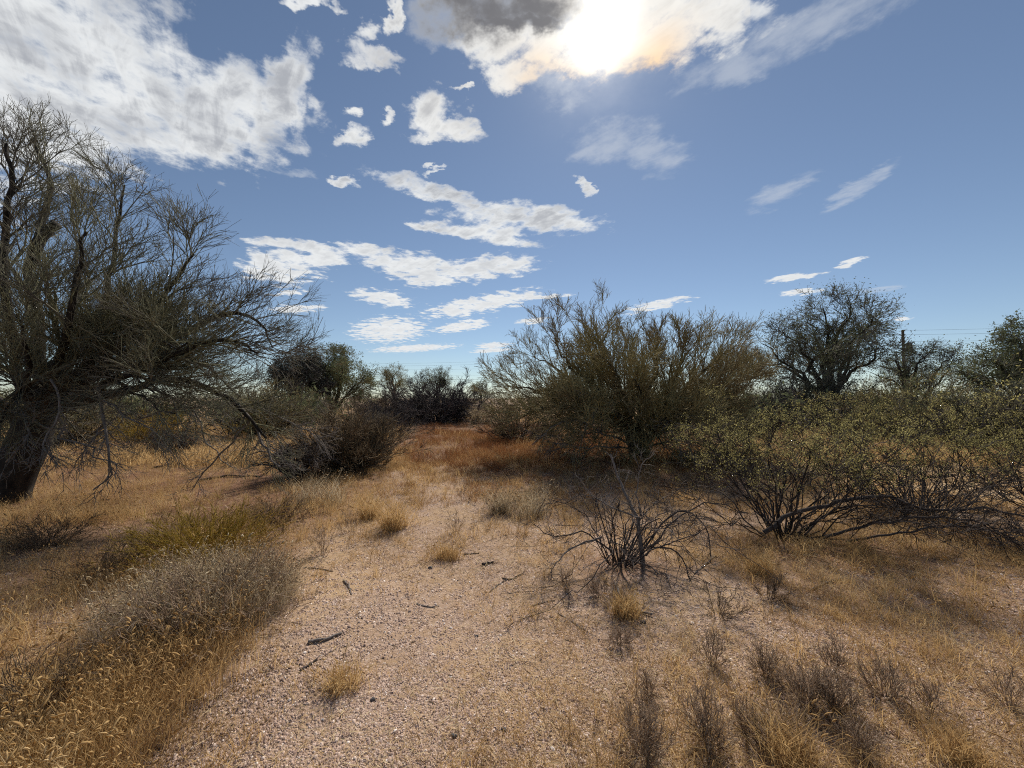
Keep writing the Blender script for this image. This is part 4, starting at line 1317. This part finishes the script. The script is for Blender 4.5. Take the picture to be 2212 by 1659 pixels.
# ------------------------------------------------------------------ sticks and stones lying about
for i, (pts, r0, mt, lab) in enumerate([
    ([(665, 1390), (705, 1383), (738, 1370)], .011, 'dead_wood', 'thick grey stick at the left edge of the gravel trail'),
    ([(648, 1452), (668, 1438), (685, 1425)], .007, 'dark_wood', 'thin dark stick below the thick grey stick on the left'),
    ([(1330, 1262), (1345, 1300), (1375, 1320), (1410, 1332)], .012, 'dead_wood', 'long curved pale stick in front of the dead shrub'),
    ([(1042, 1222), (1052, 1219), (1066, 1217)], .014, 'dark_wood', 'short dark chunk of wood in the middle of the trail'),
    ([(1058, 1280), (1080, 1262), (1098, 1252)], .005, 'dead_wood', 'thin straight twig below the dark wood chunk'),
    ([(1085, 1250), (1105, 1252), (1132, 1238)], .006, 'dark_wood', 'curved twig right of the dark wood chunk'),
    ([(1148, 1310), (1170, 1304), (1198, 1298)], .006, 'dead_wood', 'straight grey twig left of the dark stone near the dead shrub'),
    ([(742, 1255), (752, 1268), (760, 1285)], .008, 'dead_wood', 'bent grey stick on the left side of the trail'),
    ([(665, 1228), (690, 1230), (720, 1236)], .006, 'dark_wood', 'dark twig lying by the golden grass edge left'),
    ([(1000, 1200), (1020, 1197), (1035, 1196)], .006, 'dark_wood', 'short twig above the dark wood chunk'),
    ([(900, 1305), (925, 1312), (948, 1310)], .005, 'dead_wood', 'faint curved twig in the left centre of the trail'),
    ([(1205, 1325), (1240, 1345), (1275, 1370)], .004, 'dead_wood', 'long faint twig on gravel right of centre'),
    ([(1500, 1240), (1530, 1215), (1545, 1205)], .008, 'dead_wood', 'pale stick leaning under the arching dead stems'),
    ([(1755, 1275), (1790, 1258), (1820, 1250)], .009, 'dead_wood', 'pale broken stick in the litter below the catclaw shrub'),
    ([(1880, 1290), (1900, 1320), (1910, 1345)], .007, 'dead_wood', 'pale twig on gravel lower right of the catclaw shrub'),
    ([(340, 1620), (352, 1612), (366, 1606)], .010, 'dead_wood', 'stubby pale stick at the bottom left by the gravel'),
    ([(430, 1040), (490, 1030), (560, 1032)], .025, 'dark_wood', 'dark fallen branch lying under the left tree'),
    ([(330, 1012), (420, 1002), (520, 1005)], .022, 'dark_wood', 'long dark fallen branch farther back under the left tree')]):
    c = [G(*q) for q in pts]
    g = Geo()
    for q in c:
        q[2] += r0 * .8
    p, r = limb_line(c, r0, r0 * .55, 9, .03)
    p = np.vstack([p[:1] - (p[1] - p[0]) * .02, p, p[-1:] + (p[-1] - p[-2]) * .02])
    r = np.concatenate([[r0 * .3], r, [r0 * .1]])
    tubes(g, p[None], r[None], 6)
    pp, rr = spawn(p[None], r[None], 3, .35 * np.linalg.norm(p[-1] - p[0]), .6, n=4, ratio=.5, tip=.0015, wob=.2, minz=.004)
    tubes(g, pp, rr, 4)
    tag(g.build('fallen_stick', M[mt], None, True), lab, 'stick', 'sticks lying on the ground')
for i, (u, v, s, mt, lab) in enumerate([
    (1390, 1346, .016, 'stone', 'black stone on gravel below the curved stick'),
    (980, 1592, .011, 'stone', 'grey stone at the bottom centre of the trail'),
    (805, 1512, .010, 'stone', 'small dark stone left of centre near the bottom'),
    (1030, 1375, .010, 'stone', 'small dark stone in the very centre of the trail'),
    (930, 1228, .017, 'stone', 'round grey stone by the dark wood chunk'),
    (1088, 1578, .010, 'stone', 'brownish stone right of the bottom centre grey stone')]):
    c = G(u, v)
    ph = np.linspace(0, math.pi, 7)
    th = np.linspace(0, 2 * math.pi, 10, endpoint=False)
    A, B = np.meshgrid(ph, th, indexing='ij')
    rad = s * (1 + .18 * np.sin(3 * B + i) * np.sin(A) + .12 * np.cos(2 * A + i * 2 + B))
    V = np.stack([np.sin(A) * np.cos(B) * rad * 1.25, np.sin(A) * np.sin(B) * rad, np.cos(A) * rad * .75], -1).reshape(-1, 3) + c + [0, 0, s * .35]
    i0 = (np.arange(6)[:, None] * 10 + np.arange(10)[None])
    i1 = (np.arange(6)[:, None] * 10 + (np.arange(10)[None] + 1) % 10)
    Q = np.stack([i0, i0 + 10, i1 + 10, i1], -1).reshape(-1, 4)
    tag(mesh_quads('stone', V, Q, M[mt]), lab, 'stone', 'loose stones on the trail')

# ------------------------------------------------------------------ utility pole and its wires
pb = np.array([45.8, 45.0, 0.0])
pb[2] = float(hz(pb[0], pb[1]))
up_ = empty('utility_pole', pb)
tag(up_, 'brown wooden utility pole with grey transformer right of the open-crowned tree', 'utility pole')


def lathe(prof, n=14, c=(0, 0, 0)):
    prof = np.array(prof, float)
    th = np.linspace(0, 2 * math.pi, n, endpoint=False)
    V = np.stack([prof[:, :1] * np.cos(th), prof[:, :1] * np.sin(th), np.repeat(prof[:, 1:], n, 1)], -1).reshape(-1, 3) + np.asarray(c)
    m_ = len(prof) - 1
    i0 = np.arange(m_)[:, None] * n + np.arange(n)[None]
    i1 = np.arange(m_)[:, None] * n + (np.arange(n)[None] + 1) % n
    return V, np.stack([i0, i1, i1 + n, i0 + n], -1).reshape(-1, 4)


V, Q = lathe([(.18, -.5), (.17, 2), (.145, 6), (.125, 9.45), (.09, 9.5), (.002, 9.52)], 14, pb)
mesh_quads('pole', V, Q, M['pole'], up_, True)
V, Q = lathe([(.01, 7.0), (.27, 7.02), (.29, 7.1), (.29, 7.85), (.26, 7.95), (.08, 8.02), (.05, 8.02), (.05, 8.2), (.002, 8.2)], 16, pb + [.55, -.1, 0])
mesh_quads('transformer', V, Q, M['can'], up_, True)
g = Geo()
tubes(g, np.array([[pb + [0, 0, 7.3], pb + [.5, -.1, 7.3]], [pb + [0, 0, 7.7], pb + [.5, -.1, 7.7]]]), np.full((2, 2), .05), 4)
g.build('bracket', M['can'], up_)
ldir = np.array([-77.5, 38, 0.0])
ldir /= np.linalg.norm(ldir)
perp = np.array([ldir[1], -ldir[0], 0])
heights = [9.4, 8.9, 8.1, 6.9, 6.2, 5.75]
for z in heights[:3]:
    V, Q = lathe([(.002, -.10), (.05, -.09), (.03, -.03), (.07, 0), (.03, .03), (.06, .07), (.02, .1), (.002, .1)], 8, pb + [0, -.24, z])
    mesh_quads('insulator', V, Q, M['ceramic'], up_, True)
names = ['topmost overhead wire on the utility pole', 'second overhead wire from the top', 'third overhead wire from the top', 'faint fourth overhead wire down the pole', 'thick fifth overhead cable below the transformer', 'lowest overhead cable on the utility pole']
for z, lab, rr in zip(heights, names, (.009, .009, .009, .006, .02, .014)):
    pts = []
    for k_ in (1, 0):
        s_ = 1 if k_ else -1
        e = pb + ldir * 95 * s_
        t = np.linspace(0, 1, 26)
        seg = pb[None] * (1 - t[:, None]) + e[None] * t[:, None]
        seg[:, 2] = pb[2] + z - 1.3 * 4 * t * (1 - t)
        seg[:, 1] -= .24
        pts.append(seg[::-1] if k_ else seg[1:])
    pts = np.concatenate(pts)
    g = Geo()
    tubes(g, pts[None], np.full((1, len(pts)), rr), 4)
    tag(g.build('overhead_wire', M['wire'], None, True), lab, 'wire', 'overhead wires crossing behind the trees')

# ------------------------------------------------------------------ far scrub along the horizon
def scrub(name, mat, label, n, ymin, ymax, region, hlo, hhi, leaf_px):
    x, y = scatter(n, ymin, ymax, 1.0001, 1.5)
    k = region(x, y)
    x, y = x[k], y[k]
    n = len(x)
    hh = rng.uniform(hlo, hhi, n) * (1 + .8 * sm(y, 30, 60))
    base = np.stack([x, y, hz(x, y)], -1)
    ns = 8
    i = np.repeat(np.arange(n), ns)
    a = rng.uniform(0, 2 * math.pi, len(i))
    f = rng.uniform(.1, 1, len(i))
    en = base[i] + np.stack([np.cos(a) * f * hh[i], np.sin(a) * f * hh[i], hh[i] * np.sqrt(1 - .85 * f * f)], -1)
    t = np.linspace(0, 1, 3)[None, :, None]
    pts = base[i][:, None] * (1 - t) + en[:, None] * t
    rad = np.full((len(i), 3), .016) * (1 - .6 * t[..., 0])
    g = Geo()
    tubes(g, pts, rad, 3)
    pp, rr = spawn(pts, rad, 4, .62, .8, n=2, ratio=.7, tip=.008, wob=.2, rmin=.010)
    tubes(g, pp, rr, 3)
    c = pp.reshape(-1, 3)
    leaves(g, c, leaf_px * 1.2, 1, .14)
    leaves(g, pp[:, 1], leaf_px, 1, .14)
    tag(g.build(name, mat), label, 'scrub', kind='stuff')


def reg_far(x, y):
    q = x / y
    lim = np.where(q < -.5, 12, np.where(q < .12, 34, np.where(q < .35, 24, 15)))
    return y > lim


scrub('far_scrub', M['mesquite_leaf'], 'low grey-green desert scrub along the horizon', 560, 14, 130, reg_far, 1.1, 2.1, .09)
scrub('far_brush', M['purple_twig'], 'leafless brown and purplish brush between the far bushes', 280, 14, 110, reg_far, .7, 1.6, .05)
